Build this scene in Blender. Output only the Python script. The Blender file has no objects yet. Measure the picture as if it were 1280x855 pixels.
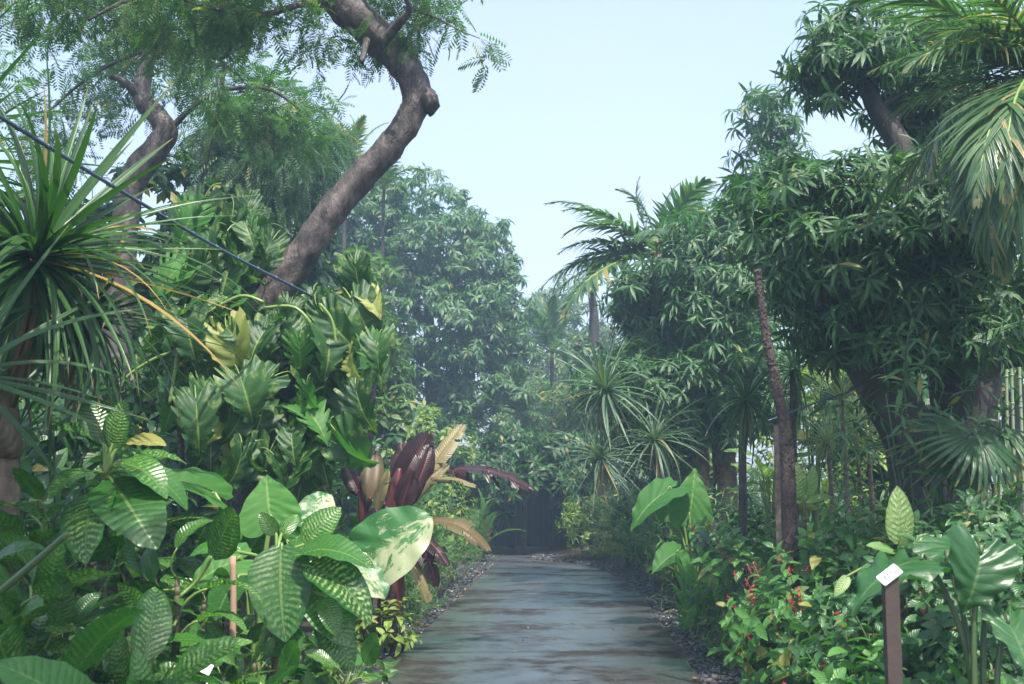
import bpy, math, random
import numpy as np
from mathutils import Vector, Matrix, noise

R = math.radians
random.seed(7)
rng = np.random.default_rng(7)
sc = bpy.context.scene
COL = sc.collection

# ------------------------------------------------------------------ camera, sky, sun, exposure
F = 1300.0                      # focal length in pixels of the 1280 px wide photograph
CAM_H = 1.35
TH = math.atan((612 - 427.5) / F)
cam = bpy.data.cameras.new('camera')
cam.sensor_width = 36.0
cam.lens = 36.0 * F / 1280.0
cam.clip_end = 1000
cam.dof.use_dof = True
cam.dof.focus_distance = 8.5
cam.dof.aperture_fstop = 4.5
cam_o = bpy.data.objects.new('camera', cam)
COL.objects.link(cam_o)
cam_o.location = (0, 0, CAM_H)
cam_o.rotation_euler = (math.pi / 2 + TH, 0, 0)
sc.camera = cam_o

SUN_EL, SUN_ROT = R(62), R(160)       # high, behind the camera and to its right
w = bpy.data.worlds.new('World')
sc.world = w
w.use_nodes = True
bg = w.node_tree.nodes['Background']
sky = w.node_tree.nodes.new('ShaderNodeTexSky')
sky.sky_type = 'NISHITA'
sky.sun_disc = False
sky.sun_elevation = SUN_EL
sky.sun_rotation = SUN_ROT
sky.air_density = 1.0
sky.dust_density = 2.6
sky.ozone_density = 1.5
# a thin even veil of high cloud pales the whole sky
wt = w.node_tree
wtc = wt.nodes.new('ShaderNodeTexCoord')
wn = wt.nodes.new('ShaderNodeTexNoise')
wn.inputs['Scale'].default_value = 1.6
wn.inputs['Detail'].default_value = 5
wt.links.new(wtc.outputs['Generated'], wn.inputs['Vector'])
wr = wt.nodes.new('ShaderNodeMapRange')
wr.inputs[1].default_value = .3
wr.inputs[2].default_value = .75
wr.inputs[3].default_value = .14
wr.inputs[4].default_value = .5
wt.links.new(wn.outputs[0], wr.inputs[0])
wm = wt.nodes.new('ShaderNodeMix')
wm.data_type = 'RGBA'
ws = wt.nodes.new('ShaderNodeSeparateXYZ')
wt.links.new(wtc.outputs['Generated'], ws.inputs[0])
wh = wt.nodes.new('ShaderNodeMapRange')          # the veil looks thicker towards the horizon, all round
wh.inputs[1].default_value = .45
wh.inputs[2].default_value = .0
wh.inputs[3].default_value = -.06
wh.inputs[4].default_value = .4
wt.links.new(ws.outputs[2], wh.inputs[0])
wa = wt.nodes.new('ShaderNodeMath')
wa.use_clamp = True
wt.links.new(wr.outputs[0], wa.inputs[0])
wt.links.new(wh.outputs[0], wa.inputs[1])
wt.links.new(wa.outputs[0], wm.inputs[0])
wt.links.new(sky.outputs[0], wm.inputs[6])
wm.inputs[7].default_value = (2.3, 2.3, 2.4, 1)
wt.links.new(wm.outputs[2], bg.inputs[0])
bg.inputs[1].default_value = 0.15

sun = bpy.data.lights.new('sun', 'SUN')
sun.energy = 3.1
sun.angle = R(0.5)
sun.color = (1.0, 0.94, 0.84)
sun_o = bpy.data.objects.new('sun', sun)
COL.objects.link(sun_o)
SUNV = Vector((math.sin(SUN_ROT) * math.cos(SUN_EL), math.cos(SUN_ROT) * math.cos(SUN_EL), math.sin(SUN_EL)))
sun_o.rotation_euler = (-SUNV).to_track_quat('-Z', 'Y').to_euler()
sun_o.location = (0, 0, 30)

sc.view_settings.view_transform = 'Standard'
sc.view_settings.look = 'None'
sc.view_settings.exposure = 1.55
sc.view_settings.gamma = 1.0
sc.render.engine = 'CYCLES'
sc.cycles.use_denoising = True
sc.cycles.max_bounces = 7
sc.cycles.diffuse_bounces = 3
sc.cycles.glossy_bounces = 2
sc.cycles.transmission_bounces = 4
sc.cycles.volume_bounces = 0
sc.cycles.sample_clamp_indirect = 4.0


# ------------------------------------------------------------------ picture -> place
def ray(px, py):
    u = (px - 640) / F
    v = (427.5 - py) / F
    return Vector((u, math.cos(TH) - v * math.sin(TH), math.sin(TH) + v * math.cos(TH)))


def P(px, py, Y):
    d = ray(px, py)
    k = Y / d.y
    return Vector((d.x * k, Y, CAM_H + d.z * k))


def left_edge(Y):
    return -1.011 + 0.0554 * (Y - 7.56)


def right_edge(Y):
    x = 1.347 + 0.0554 * (Y - 7.56)
    if Y > 12.5:
        x -= 0.012 * (Y - 12.5) ** 2
    if Y > 18:
        x -= 0.12 * (Y - 18) ** 2
    return x


def ground_z(x, y):
    l, r = left_edge(y), max(right_edge(y), left_edge(y) + 0.6)
    d = max(l - x, x - r, 0.0)
    s = min(max((d - 0.25) / 1.6, 0), 1)
    return -0.05 + 0.05 * min(d / .2, 1) + s * s * (3 - 2 * s) * (0.16 + 0.10 * noise.noise(Vector((x * .6, y * .6, 0))))


def gp(x, y, dz=0.0):
    return Vector((x, y, ground_z(x, y) + dz))


# ------------------------------------------------------------------ mesh helpers
class Acc:
    """collects quads with leaf coordinates, a random value and a material index"""
    def __init__(s):
        s.V, s.F, s.U, s.Rn, s.M, s.n = [], [], [], [], [], 0

    def add(s, V, F, U=None, rnd=0.5, mat=0):
        V = np.asarray(V, float).reshape(-1, 3)
        F = np.asarray(F, int).reshape(-1, 4)
        s.V.append(V)
        s.F.append(F + s.n)
        s.U.append(np.zeros((len(V), 2)) + .5 if U is None else np.asarray(U, float).reshape(-1, 2))
        s.Rn.append(np.full(len(V), rnd) if np.isscalar(rnd) else np.asarray(rnd, float))
        s.M.append(np.full(len(F), mat, int))
        s.n += len(V)

    def arrays(s):
        return (np.concatenate(s.V), np.concatenate(s.F), np.concatenate(s.U), np.concatenate(s.Rn), np.concatenate(s.M))

    def mesh(s, name, mats, smooth=True):
        V, Fq, U, Rn, Mi = s.arrays()
        me = bpy.data.meshes.new(name)
        me.vertices.add(len(V))
        me.vertices.foreach_set('co', V.astype(np.float32).ravel())
        me.loops.add(Fq.size)
        me.loops.foreach_set('vertex_index', Fq.astype(np.int32).ravel())
        me.polygons.add(len(Fq))
        me.polygons.foreach_set('loop_start', np.arange(0, Fq.size, 4, dtype=np.int32))
        me.polygons.foreach_set('material_index', Mi.astype(np.int32))
        me.polygons.foreach_set('use_smooth', np.full(len(Fq), smooth))
        a = me.attributes.new('luv', 'FLOAT2', 'POINT')
        a.data.foreach_set('vector', U.astype(np.float32).ravel())
        a = me.attributes.new('rnd', 'FLOAT', 'POINT')
        a.data.foreach_set('value', Rn.astype(np.float32))
        for m in (mats if isinstance(mats, (list, tuple)) else [mats]):
            me.materials.append(m)
        me.update(calc_edges=True)
        return me


def link(name, mesh, parent=None, M=None):
    o = bpy.data.objects.new(name, mesh)
    COL.objects.link(o)
    if parent is not None:
        o.parent = parent
        M = Matrix.Translation(-Vector(parent.location)) @ (M or Matrix.Identity(4))
    if M is not None:
        o.matrix_basis = M
    return o


def tag(o, label, cat, group=None):
    o['label'] = label
    o['category'] = cat
    if group:
        o['group'] = group
    return o


def thing(name, label, cat, loc, group=None):
    o = bpy.data.objects.new(name, None)
    o.empty_display_size = 0.1
    COL.objects.link(o)
    o.location = loc
    return tag(o, label, cat, group)


def catmull(pts, rad, n):
    pts = [Vector(p) for p in pts]
    out, ro = [], []
    m = len(pts)
    for i in range(m - 1):
        p0, p1, p2, p3 = pts[max(i - 1, 0)], pts[i], pts[i + 1], pts[min(i + 2, m - 1)]
        for k in range(n):
            t = k / n
            out.append(.5 * ((2 * p1) + (p2 - p0) * t + (2 * p0 - 5 * p1 + 4 * p2 - p3) * t * t + (3 * p1 - p0 - 3 * p2 + p3) * t ** 3))
            ro.append(rad[i] + (rad[i + 1] - rad[i]) * t)
    out.append(pts[-1])
    ro.append(rad[-1])
    return out, ro


def tube(acc, pts, rad, seg=7, sub=4, rough=0.0, mat=0, rnd=.5, cap=True, ns=3.0):
    if np.isscalar(rad):
        rad = [rad] * len(pts)
    pts, rad = catmull(pts, rad, sub) if sub > 1 else ([Vector(p) for p in pts], list(rad))
    if cap:
        pts = [pts[0]] + pts + [pts[-1]]
        rad = [1e-4] + list(rad) + [1e-4]
    n = len(pts)
    V, U = [], []
    ref = Vector((0.31, 0.17, 0.9))
    acc_len = 0
    for i in range(n):
        t = (pts[min(i + 1, n - 1)] - pts[max(i - 1, 0)])
        if t.length < 1e-9:
            t = Vector((0, 0, 1))
        t.normalize()
        a = ref - t * ref.dot(t)
        if a.length < 1e-3:
            a = t.orthogonal()
        a.normalize()
        ref = a
        b = t.cross(a)
        if i:
            acc_len += (pts[i] - pts[i - 1]).length
        for j in range(seg):
            th = 2 * math.pi * j / seg
            d = a * math.cos(th) + b * math.sin(th)
            r = rad[i]
            if rough:
                q = pts[i] + d * r
                r *= 1 + rough * (noise.noise(q * ns) + .5 * noise.noise(q * ns * 2.7))
            V.append(pts[i] + d * r)
            U.append((j / seg, acc_len))
    Fq = [(i * seg + j, i * seg + (j + 1) % seg, (i + 1) * seg + (j + 1) % seg, (i + 1) * seg + j) for i in range(n - 1) for j in range(seg)]
    acc.add(np.array([v[:] for v in V]), Fq, U, rnd, mat)


def tube_obj(name, pts, rad, mat, parent=None, seg=7, sub=4, rough=0.0, ns=3.0):
    a = Acc()
    tube(a, pts, rad, seg, sub, rough, ns=ns)
    return link(name, a.mesh(name, mat), parent)


def box_arrays(x0, x1, y0, y1, z0, z1):
    V = [(x, y, z) for z in (z0, z1) for y in (y0, y1) for x in (x0, x1)]
    Fq = [(0, 2, 3, 1), (4, 5, 7, 6), (0, 1, 5, 4), (2, 6, 7, 3), (0, 4, 6, 2), (1, 3, 7, 5)]
    return V, Fq


def frame(b, d, up):
    y = Vector(d).normalized()
    x = y.cross(Vector(up))
    if x.length < 1e-3:
        x = y.orthogonal()
    x.normalize()
    z = x.cross(y)
    return Matrix(((x.x, y.x, z.x, b[0]), (x.y, y.y, z.y, b[1]), (x.z, y.z, z.z, b[2]), (0, 0, 0, 1)))


# ------------------------------------------------------------------ leaf shapes, all of unit length along +y
def grid_faces(n, m):
    return [(i * m + j, i * m + j + 1, (i + 1) * m + j + 1, (i + 1) * m + j) for i in range(n - 1) for j in range(m - 1)]


def prof_lance(t):
    return max(math.sin(math.pi * min(t * .97 + .03, 1) ** .8), 0.0) ** .9


def prof_oval(t):
    return max(math.sin(math.pi * (t * .985 + .01) ** .72), 0.0) ** .62


def prof_strap(t):
    return (1 - t ** 3) * .85 + .15 * (1 - t)


def strip_leaf(prof, W, ns=6, nw=2, fold=.2, droop=.8, a0=0.0, wave=0.0, freq=5, seed=0, side=0.0):
    r = random.Random(seed)
    ph = r.random() * 6
    V, U = [], []
    y = z = x0 = 0.0
    for i in range(ns + 1):
        t = i / ns
        if i:
            a = a0 + droop * (t - .5 / ns)
            y += math.cos(a) / ns
            z -= math.sin(a) / ns
            x0 += side * t / ns
        hw = W / 2 * max(prof(t), 0.012)
        for j in range(-nw, nw + 1) if nw else (-1, 1):
            s = j / nw if nw else j
            V.append((x0 + s * hw, y, z + fold * abs(s) * hw + wave * s * s * math.sin(freq * t * 6.28 + ph + (1.5 if s < 0 else 0))))
            U.append((.5 + .5 * s, t))
    m = 2 * nw + 1 if nw else 2
    return np.array(V), np.array(grid_faces(ns + 1, m)), np.array(U)


ROUND = [(0, 1), (.16, .93), (.34, .76), (.46, .52), (.5, .26), (.47, .04), (.37, -.11), (.23, -.16), (.09, -.11), (0, 0)]
HEART = [(0, 1), (.10, .86), (.24, .66), (.37, .45), (.46, .22), (.5, 0.02), (.47, -.14), (.36, -.25), (.22, -.27), (.09, -.18), (0, 0)]


def heart_leaf(W=.8, na=22, nr=4, cup=.15, droop=.7, wavy=.02, cuts=0, seed=0, outline=HEART, tear=.5):
    r = random.Random(seed)
    pts, _ = catmull([Vector((x * W / .5 * .5, y, 0)) for x, y in outline], [0] * len(outline), 3)
    n = len(pts)
    V, U, Fq = [], [], []
    phase = r.random() * 6
    for side in (1, -1):
        base = len(V)
        for i, p in enumerate(pts):
            f = i / (n - 1)
            ym = (1 - f) ** 1.15
            k = 1.0
            if cuts and .18 < f < .72 and (i % cuts == 0) and r.random() < .8:
                k = r.uniform(tear, tear + .25)
            for j in range(nr + 1):
                s = j / nr * k
                x = p.x * s
                y = ym + (p.y - ym) * s
                zz = cup * abs(x) + wavy * s * s * math.sin(i * 1.3 + phase + side) + .010 * s * math.sin(ym * 50)
                ang = droop * y
                if abs(droop) > 1e-3:
                    yy = math.sin(ang) / droop + zz * math.sin(ang)
                    z2 = -(1 - math.cos(ang)) / droop + zz * math.cos(ang)
                else:
                    yy, z2 = y, zz
                V.append((side * x, yy, z2))
                U.append((.5 + .5 * side * s, 1 - f))
        g = [(base + a, base + b, base + c, base + d) for a, b, c, d in grid_faces(n, nr + 1)]
        Fq += g if side < 0 else [q[::-1] for q in g]
    return np.array(V), np.array(Fq), np.array(U)


def banana_leaf(W=.3, n=18, droop=.9, seed=0, tat=.5, a0=0.0):
    r = random.Random(seed)
    V, U, Fq = [], [], []
    cl = []
    y = z = 0
    for i in range(n + 1):
        t = i / n
        cl.append((y, z))
        a = a0 + droop * t
        y += math.cos(a) / n
        z -= math.sin(a) / n
    prof = lambda t: max(math.sin(math.pi * (t * .96 + .03) ** .85), .02) ** .5
    for side in (1, -1):
        hang = r.uniform(.1, .5)
        for i in range(n):
            if r.random() < .3 * tat + .08:
                hang = r.uniform(-.1, .4 + 1.1 * tat)
                gap = r.uniform(.0, .25) * tat
            else:
                gap = 0
            b = len(V)
            for j in range(4):
                s = j / 3
                for e, ii in ((0, i), (1, i + 1)):
                    t = ii / n
                    hw = W / 2 * prof(t)
                    cy, cz = cl[ii]
                    an = hang * s
                    fw = .05 * s
                    yy = cy + fw - (gap * s / n if e else 0)
                    V.append((side * hw * s * math.cos(an), yy, cz - hw * s * math.sin(an) + .02 * math.sin(3.14 * s)))
                    U.append((.5 + .5 * side * s, t))
            for j in range(3):
                q = (b + 2 * j, b + 2 * j + 1, b + 2 * j + 3, b + 2 * j + 2)
                Fq.append(q if side < 0 else q[::-1])
    return np.array(V), np.array(Fq), np.array(U)


def frond(acc, L=1.0, nl=34, leaf=.28, wid=.028, droop=1.0, a0=-.4, hang=.5, seed=0, rach=.012, vee=.3, ns=3):
    """palm frond: rachis with leaflet pairs, unit length"""
    r = random.Random(seed)
    pts = []
    y = z = 0.0
    n = 16
    for i in range(n + 1):
        t = i / n
        pts.append(Vector((0, y, z)))
        a = a0 + droop * t * t
        y += L * math.cos(a) / n
        z -= L * math.sin(a) / n
    tube(acc, pts, [rach * (1 - .8 * i / n) for i in range(n + 1)], seg=4, sub=1, mat=1)
    for k in range(nl):
        t = .1 + .9 * (k + .5) / nl
        f = t * n
        i = min(int(f), n - 1)
        p = pts[i].lerp(pts[i + 1], f - i)
        T = (pts[i + 1] - pts[i]).normalized()
        N = Vector((1, 0, 0)).cross(T)
        ll = leaf * (max(math.sin(math.pi * (.12 + .84 * t) ** .8), .1)) * r.uniform(.85, 1.1)
        sweep = .55 + .75 * t + r.uniform(-.12, .12)
        for side in (1, -1):
            if r.random() < .03:
                continue
            d = (T * math.sin(sweep) + Vector((side, 0, 0)) * math.cos(sweep) + N * (vee * r.uniform(.4, 1.4))).normalized()
            wd = d.cross(N).normalized() * (wid / 2)
            q = p.copy()
            V, U = [], []
            hg = hang * r.uniform(.5, 1.5)
            for s in range(ns + 1):
                u = s / ns
                ww = wd * (1 - u ** 2.2 + .04)
                V += [(q - ww)[:], (q + ww)[:]]
                U += [(.1, t), (.9, t)]
                dd = (d + Vector((0, 0, -1)) * hg * (u + .25)).normalized()
                q = q + dd * (ll / ns)
            acc.add(V, grid_faces(ns + 1, 2), U, r.random())
    return acc


def fan_leaf(n=26, spread=R(250), split=.62, droop=.3, seed=0):
    r = random.Random(seed)
    V, U, Fq = [], [], []
    for k in range(n):
        a = -spread / 2 + spread * (k + .5) / n
        da = spread / n / 2
        b = len(V)
        dr = droop * r.uniform(.5, 1.8)
        for i in range(6):
            t = i / 5
            h = da if t <= split else da * (1 - (t - split) / (1 - split) * .93)
            if t > split:
                h *= split / t + .1
            for s in (-1, 0, 1):
                aa = a + s * h
                rr = max(t, .03) * (1 - .12 * abs(a) / 2.2)
                V.append((math.sin(aa) * rr, math.cos(aa) * rr, (.018 if s == 0 else -.012) * t * 2 - dr * t ** 3 * .5))
                U.append((.5 + .5 * s, t))
        Fq += [(b + x, b + y, b + z, b + w) for x, y, z, w in grid_faces(6, 3)]
    return np.array(V), np.array(Fq), np.array(U)


def scatter(acc, tpl, B, D, UP, S, rnd, W=None):
    """many copies of one leaf template: bases B, directions D, up hints UP, sizes S"""
    V, Fq, U = tpl
    B, D, UP, S = map(np.asarray, (B, D, UP, S))
    y = D / (np.linalg.norm(D, axis=1, keepdims=True) + 1e-9)
    x = np.cross(y, UP)
    x /= (np.linalg.norm(x, axis=1, keepdims=True) + 1e-9)
    z = np.cross(x, y)
    wx = np.ones(len(S)) if W is None else W
    out = (B[:, None, :] + S[:, None, None] * (V[None, :, 0:1] * wx[:, None, None] * x[:, None, :] + V[None, :, 1:2] * y[:, None, :] + V[None, :, 2:3] * z[:, None, :]))
    n, m = len(B), len(V)
    Fa = (Fq[None] + (np.arange(n) * m)[:, None, None]).reshape(-1, 4)
    acc.add(out.reshape(-1, 3), Fa, np.tile(U, (n, 1)), np.repeat(rnd, m))


# ------------------------------------------------------------------ materials
def nodes(name):
    m = bpy.data.materials.new(name)
    m.use_nodes = True
    nt = m.node_tree
    nt.nodes.clear()
    return m, nt, nt.nodes.new, nt.links.new


def math_node(nt, op, a, b=None, c=None):
    n = nt.nodes.new('ShaderNodeMath')
    n.operation = op
    for i, v in enumerate((a, b, c)):
        if v is None:
            continue
        if isinstance(v, (int, float)):
            n.inputs[i].default_value = v
        else:
            nt.links.new(v, n.inputs[i])
    return n.outputs[0]


def mixc(nt, f, a, b):
    n = nt.nodes.new('ShaderNodeMix')
    n.data_type = 'RGBA'
    for s, v in ((n.inputs[0], f), (n.inputs[6], a), (n.inputs[7], b)):
        if isinstance(v, (int, float)):
            s.default_value = v
        elif isinstance(v, tuple):
            s.default_value = (*v, 1)
        else:
            nt.links.new(v, s)
    return n.outputs[2]


def noise_tex(nt, vec, scale, detail=3, rough=.6, dist=0.0):
    n = nt.nodes.new('ShaderNodeTexNoise')
    n.inputs['Scale'].default_value = scale
    n.inputs['Detail'].default_value = detail
    n.inputs['Roughness'].default_value = rough
    n.inputs['Distortion'].default_value = dist
    if vec is not None:
        nt.links.new(vec, n.inputs['Vector'])
    return n.outputs[0]


def smooth(nt, v, lo, hi):
    n = nt.nodes.new('ShaderNodeMapRange')
    n.interpolation_type = 'SMOOTHSTEP'
    n.inputs[1].default_value = lo
    n.inputs[2].default_value = hi
    nt.links.new(v, n.inputs[0])
    return n.outputs[0]


def leaf_mat(name, c1, c2, trans=.3, rough=.35, pattern=None, cream=(.42, .5, .24), old=(.30, .26, .07), old_amt=.06, vein=9, spec=.5, tcol=None):
    m, nt, new, lk = nodes(name)
    at = new('ShaderNodeAttribute'); at.attribute_name = 'rnd'
    oi = new('ShaderNodeObjectInfo')
    luv = new('ShaderNodeAttribute'); luv.attribute_name = 'luv'
    sp = new('ShaderNodeSeparateXYZ'); lk(luv.outputs['Vector'], sp.inputs[0])
    u, t = sp.outputs[0], sp.outputs[1]
    rv = math_node(nt, 'FRACT', math_node(nt, 'ADD', at.outputs['Fac'], math_node(nt, 'MULTIPLY', oi.outputs['Random'], 3.7)))
    s = math_node(nt, 'ABSOLUTE', math_node(nt, 'SUBTRACT', math_node(nt, 'MULTIPLY', u, 2.0), 1.0))
    tc = new('ShaderNodeTexCoord')
    nz = noise_tex(nt, tc.outputs['Object'], 6.0, 3)
    f = math_node(nt, 'ADD', math_node(nt, 'MULTIPLY', rv, .75), math_node(nt, 'MULTIPLY', math_node(nt, 'SUBTRACT', nz, .5), .7))
    f.node.use_clamp = True
    col = mixc(nt, f, c1, c2)
    # an own random number for each leaf decides whether it is old and yellowed
    ov = math_node(nt, 'FRACT', math_node(nt, 'MULTIPLY', rv, 17.31))
    oldm = math_node(nt, 'LESS_THAN', ov, old_amt)
    col = mixc(nt, math_node(nt, 'MULTIPLY', oldm, .8), col, old)
    ph = math_node(nt, 'SUBTRACT', math_node(nt, 'MULTIPLY', t, float(vein)), math_node(nt, 'MULTIPLY', s, 1.6))
    wv = math_node(nt, 'ABSOLUTE', math_node(nt, 'SINE', math_node(nt, 'MULTIPLY', ph, math.pi)))
    mid = smooth(nt, s, .07, .015)
    if pattern == 'feather':
        cx = new('ShaderNodeCombineXYZ'); lk(u, cx.inputs[0]); lk(t, cx.inputs[1]); lk(math_node(nt, 'MULTIPLY', oi.outputs['Random'], 31.0), cx.inputs[2])
        n2 = noise_tex(nt, cx.outputs[0], 13.0, 5, .75)
        n3 = noise_tex(nt, cx.outputs[0], 5.0, 2, .5)
        ph2 = math_node(nt, 'ADD', ph, math_node(nt, 'MULTIPLY', math_node(nt, 'SUBTRACT', n3, .5), 1.6))
        wv2 = math_node(nt, 'ABSOLUTE', math_node(nt, 'SINE', math_node(nt, 'MULTIPLY', ph2, math.pi)))
        st = math_node(nt, 'ADD', wv2, math_node(nt, 'MULTIPLY', math_node(nt, 'SUBTRACT', n2, .5), 2.9))
        st = smooth(nt, st, .55, 1.45)
        edge = math_node(nt, 'MULTIPLY', smooth(nt, s, .97, .62), smooth(nt, s, .03, .12))
        st = math_node(nt, 'MULTIPLY', st, edge)
        st = math_node(nt, 'MULTIPLY', st, math_node(nt, 'MAXIMUM', math_node(nt, 'SUBTRACT', math_node(nt, 'MULTIPLY', oi.outputs['Random'], 1.5), .35), .04))
        col = mixc(nt, st, col, cream)
        col = mixc(nt, math_node(nt, 'MULTIPLY', mid, .25), col, cream)
    elif pattern == 'blotch':
        cx = new('ShaderNodeCombineXYZ'); lk(u, cx.inputs[0]); lk(t, cx.inputs[1]); lk(math_node(nt, 'MULTIPLY', oi.outputs['Random'], 31.0), cx.inputs[2])
        n2 = noise_tex(nt, cx.outputs[0], 6.5, 7, .72, .9)
        half = math_node(nt, 'MULTIPLY', math_node(nt, 'SUBTRACT', u, .5), .26)
        bl = smooth(nt, math_node(nt, 'ADD', n2, half), .46, .56)
        col = mixc(nt, math_node(nt, 'MULTIPLY', bl, .9), col, cream)
        col = mixc(nt, math_node(nt, 'MULTIPLY', mid, .5), col, (.2, .28, .1))
    elif pattern == 'streak':
        n2 = noise_tex(nt, tc.outputs['Object'], 5.0, 4, .65, .8)
        bl = smooth(nt, n2, .54, .66)
        col = mixc(nt, math_node(nt, 'MULTIPLY', bl, .45), col, cream)
        col = mixc(nt, math_node(nt, 'MULTIPLY', mid, .6), col, cream)
    elif pattern == 'margin':
        col = mixc(nt, smooth(nt, s, .45, .6), col, cream)
    elif pattern == 'midrib':
        col = mixc(nt, math_node(nt, 'MULTIPLY', mid, .55), col, cream)
    elif pattern == 'tips':
        col = mixc(nt, math_node(nt, 'MULTIPLY', smooth(nt, math_node(nt, 'ADD', t, math_node(nt, 'MULTIPLY', nz, .25)), .98, 1.16), .8), col, old)
    pr = new('ShaderNodeBsdfPrincipled')
    lk(col, pr.inputs['Base Color'])
    pr.inputs['Specular IOR Level'].default_value = spec
    rr = math_node(nt, 'ADD', rough - .08, math_node(nt, 'MULTIPLY', nz, .2))
    lk(rr, pr.inputs['Roughness'])
    bm = new('ShaderNodeBump')
    bm.inputs['Strength'].default_value = .35
    bm.inputs['Distance'].default_value = .006
    lk(math_node(nt, 'ADD', math_node(nt, 'MULTIPLY', wv, .8), nz), bm.inputs['Height'])
    lk(bm.outputs[0], pr.inputs['Normal'])
    tr = new('ShaderNodeBsdfTranslucent')
    tm = new('ShaderNodeMix'); tm.data_type = 'RGBA'; tm.blend_type = 'MULTIPLY'; tm.inputs[0].default_value = 1
    lk(col, tm.inputs[6]); tm.inputs[7].default_value = (*(tcol or (1.5, 1.9, .7)), 1)
    lk(tm.outputs[2], tr.inputs[0])
    mx = new('ShaderNodeMixShader'); mx.inputs[0].default_value = trans
    lk(pr.outputs[0], mx.inputs[1]); lk(tr.outputs[0], mx.inputs[2])
    out = new('ShaderNodeOutputMaterial'); lk(mx.outputs[0], out.inputs[0])
    return m


def bark_mat(name, c1, c2, scale=9, bump=.6, rough=.75, ring=0):
    m, nt, new, lk = nodes(name)
    tc = new('ShaderNodeTexCoord')
    mp = new('ShaderNodeMapping'); mp.inputs['Scale'].default_value = (1, 1, .45)
    lk(tc.outputs['Object'], mp.inputs[0])
    n1 = noise_tex(nt, mp.outputs[0], scale, 6, .7, .3)
    n2 = noise_tex(nt, tc.outputs['Object'], scale * .35, 3, .6)
    h = n1
    if ring:
        luv = new('ShaderNodeAttribute'); luv.attribute_name = 'luv'
        sp = new('ShaderNodeSeparateXYZ'); lk(luv.outputs['Vector'], sp.inputs[0])
        rg = math_node(nt, 'ABSOLUTE', math_node(nt, 'SINE', math_node(nt, 'ADD', math_node(nt, 'MULTIPLY', sp.outputs[1], ring), math_node(nt, 'MULTIPLY', n2, 3.0))))
        h = math_node(nt, 'ADD', math_node(nt, 'MULTIPLY', rg, .5), math_node(nt, 'MULTIPLY', n1, .7))
    col = mixc(nt, smooth(nt, n1, .35, .7), c1, c2)
    lich = smooth(nt, n2, .56, .68)
    col = mixc(nt, math_node(nt, 'MULTIPLY', lich, .45), col, tuple(min(1, c * 1.9 + .03) for c in c2))
    pr = new('ShaderNodeBsdfPrincipled'); lk(col, pr.inputs['Base Color']); pr.inputs['Roughness'].default_value = rough
    bm = new('ShaderNodeBump'); bm.inputs['Strength'].default_value = bump; bm.inputs['Distance'].default_value = .03
    lk(h, bm.inputs['Height']); lk(bm.outputs[0], pr.inputs['Normal'])
    out = new('ShaderNodeOutputMaterial'); lk(pr.outputs[0], out.inputs[0])
    return m


def plain_mat(name, c, rough=.6, var=.3, scale=12, bump=.15, c2=None):
    m, nt, new, lk = nodes(name)
    tc = new('ShaderNodeTexCoord')
    n1 = noise_tex(nt, tc.outputs['Object'], scale, 5, .65)
    oi = new('ShaderNodeObjectInfo')
    at = new('ShaderNodeAttribute'); at.attribute_name = 'rnd'
    f = math_node(nt, 'ADD', math_node(nt, 'MULTIPLY', n1, .6), math_node(nt, 'MULTIPLY', at.outputs['Fac'], .4))
    col = mixc(nt, f, tuple(x * (1 - var) for x in c), c2 or tuple(min(1, x * (1 + var)) for x in c))
    pr = new('ShaderNodeBsdfPrincipled'); lk(col, pr.inputs['Base Color']); pr.inputs['Roughness'].default_value = rough
    bm = new('ShaderNodeBump'); bm.inputs['Strength'].default_value = bump; bm.inputs['Distance'].default_value = .01
    lk(n1, bm.inputs['Height']); lk(bm.outputs[0], pr.inputs['Normal'])
    out = new('ShaderNodeOutputMaterial'); lk(pr.outputs[0], out.inputs[0])
    return m


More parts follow.
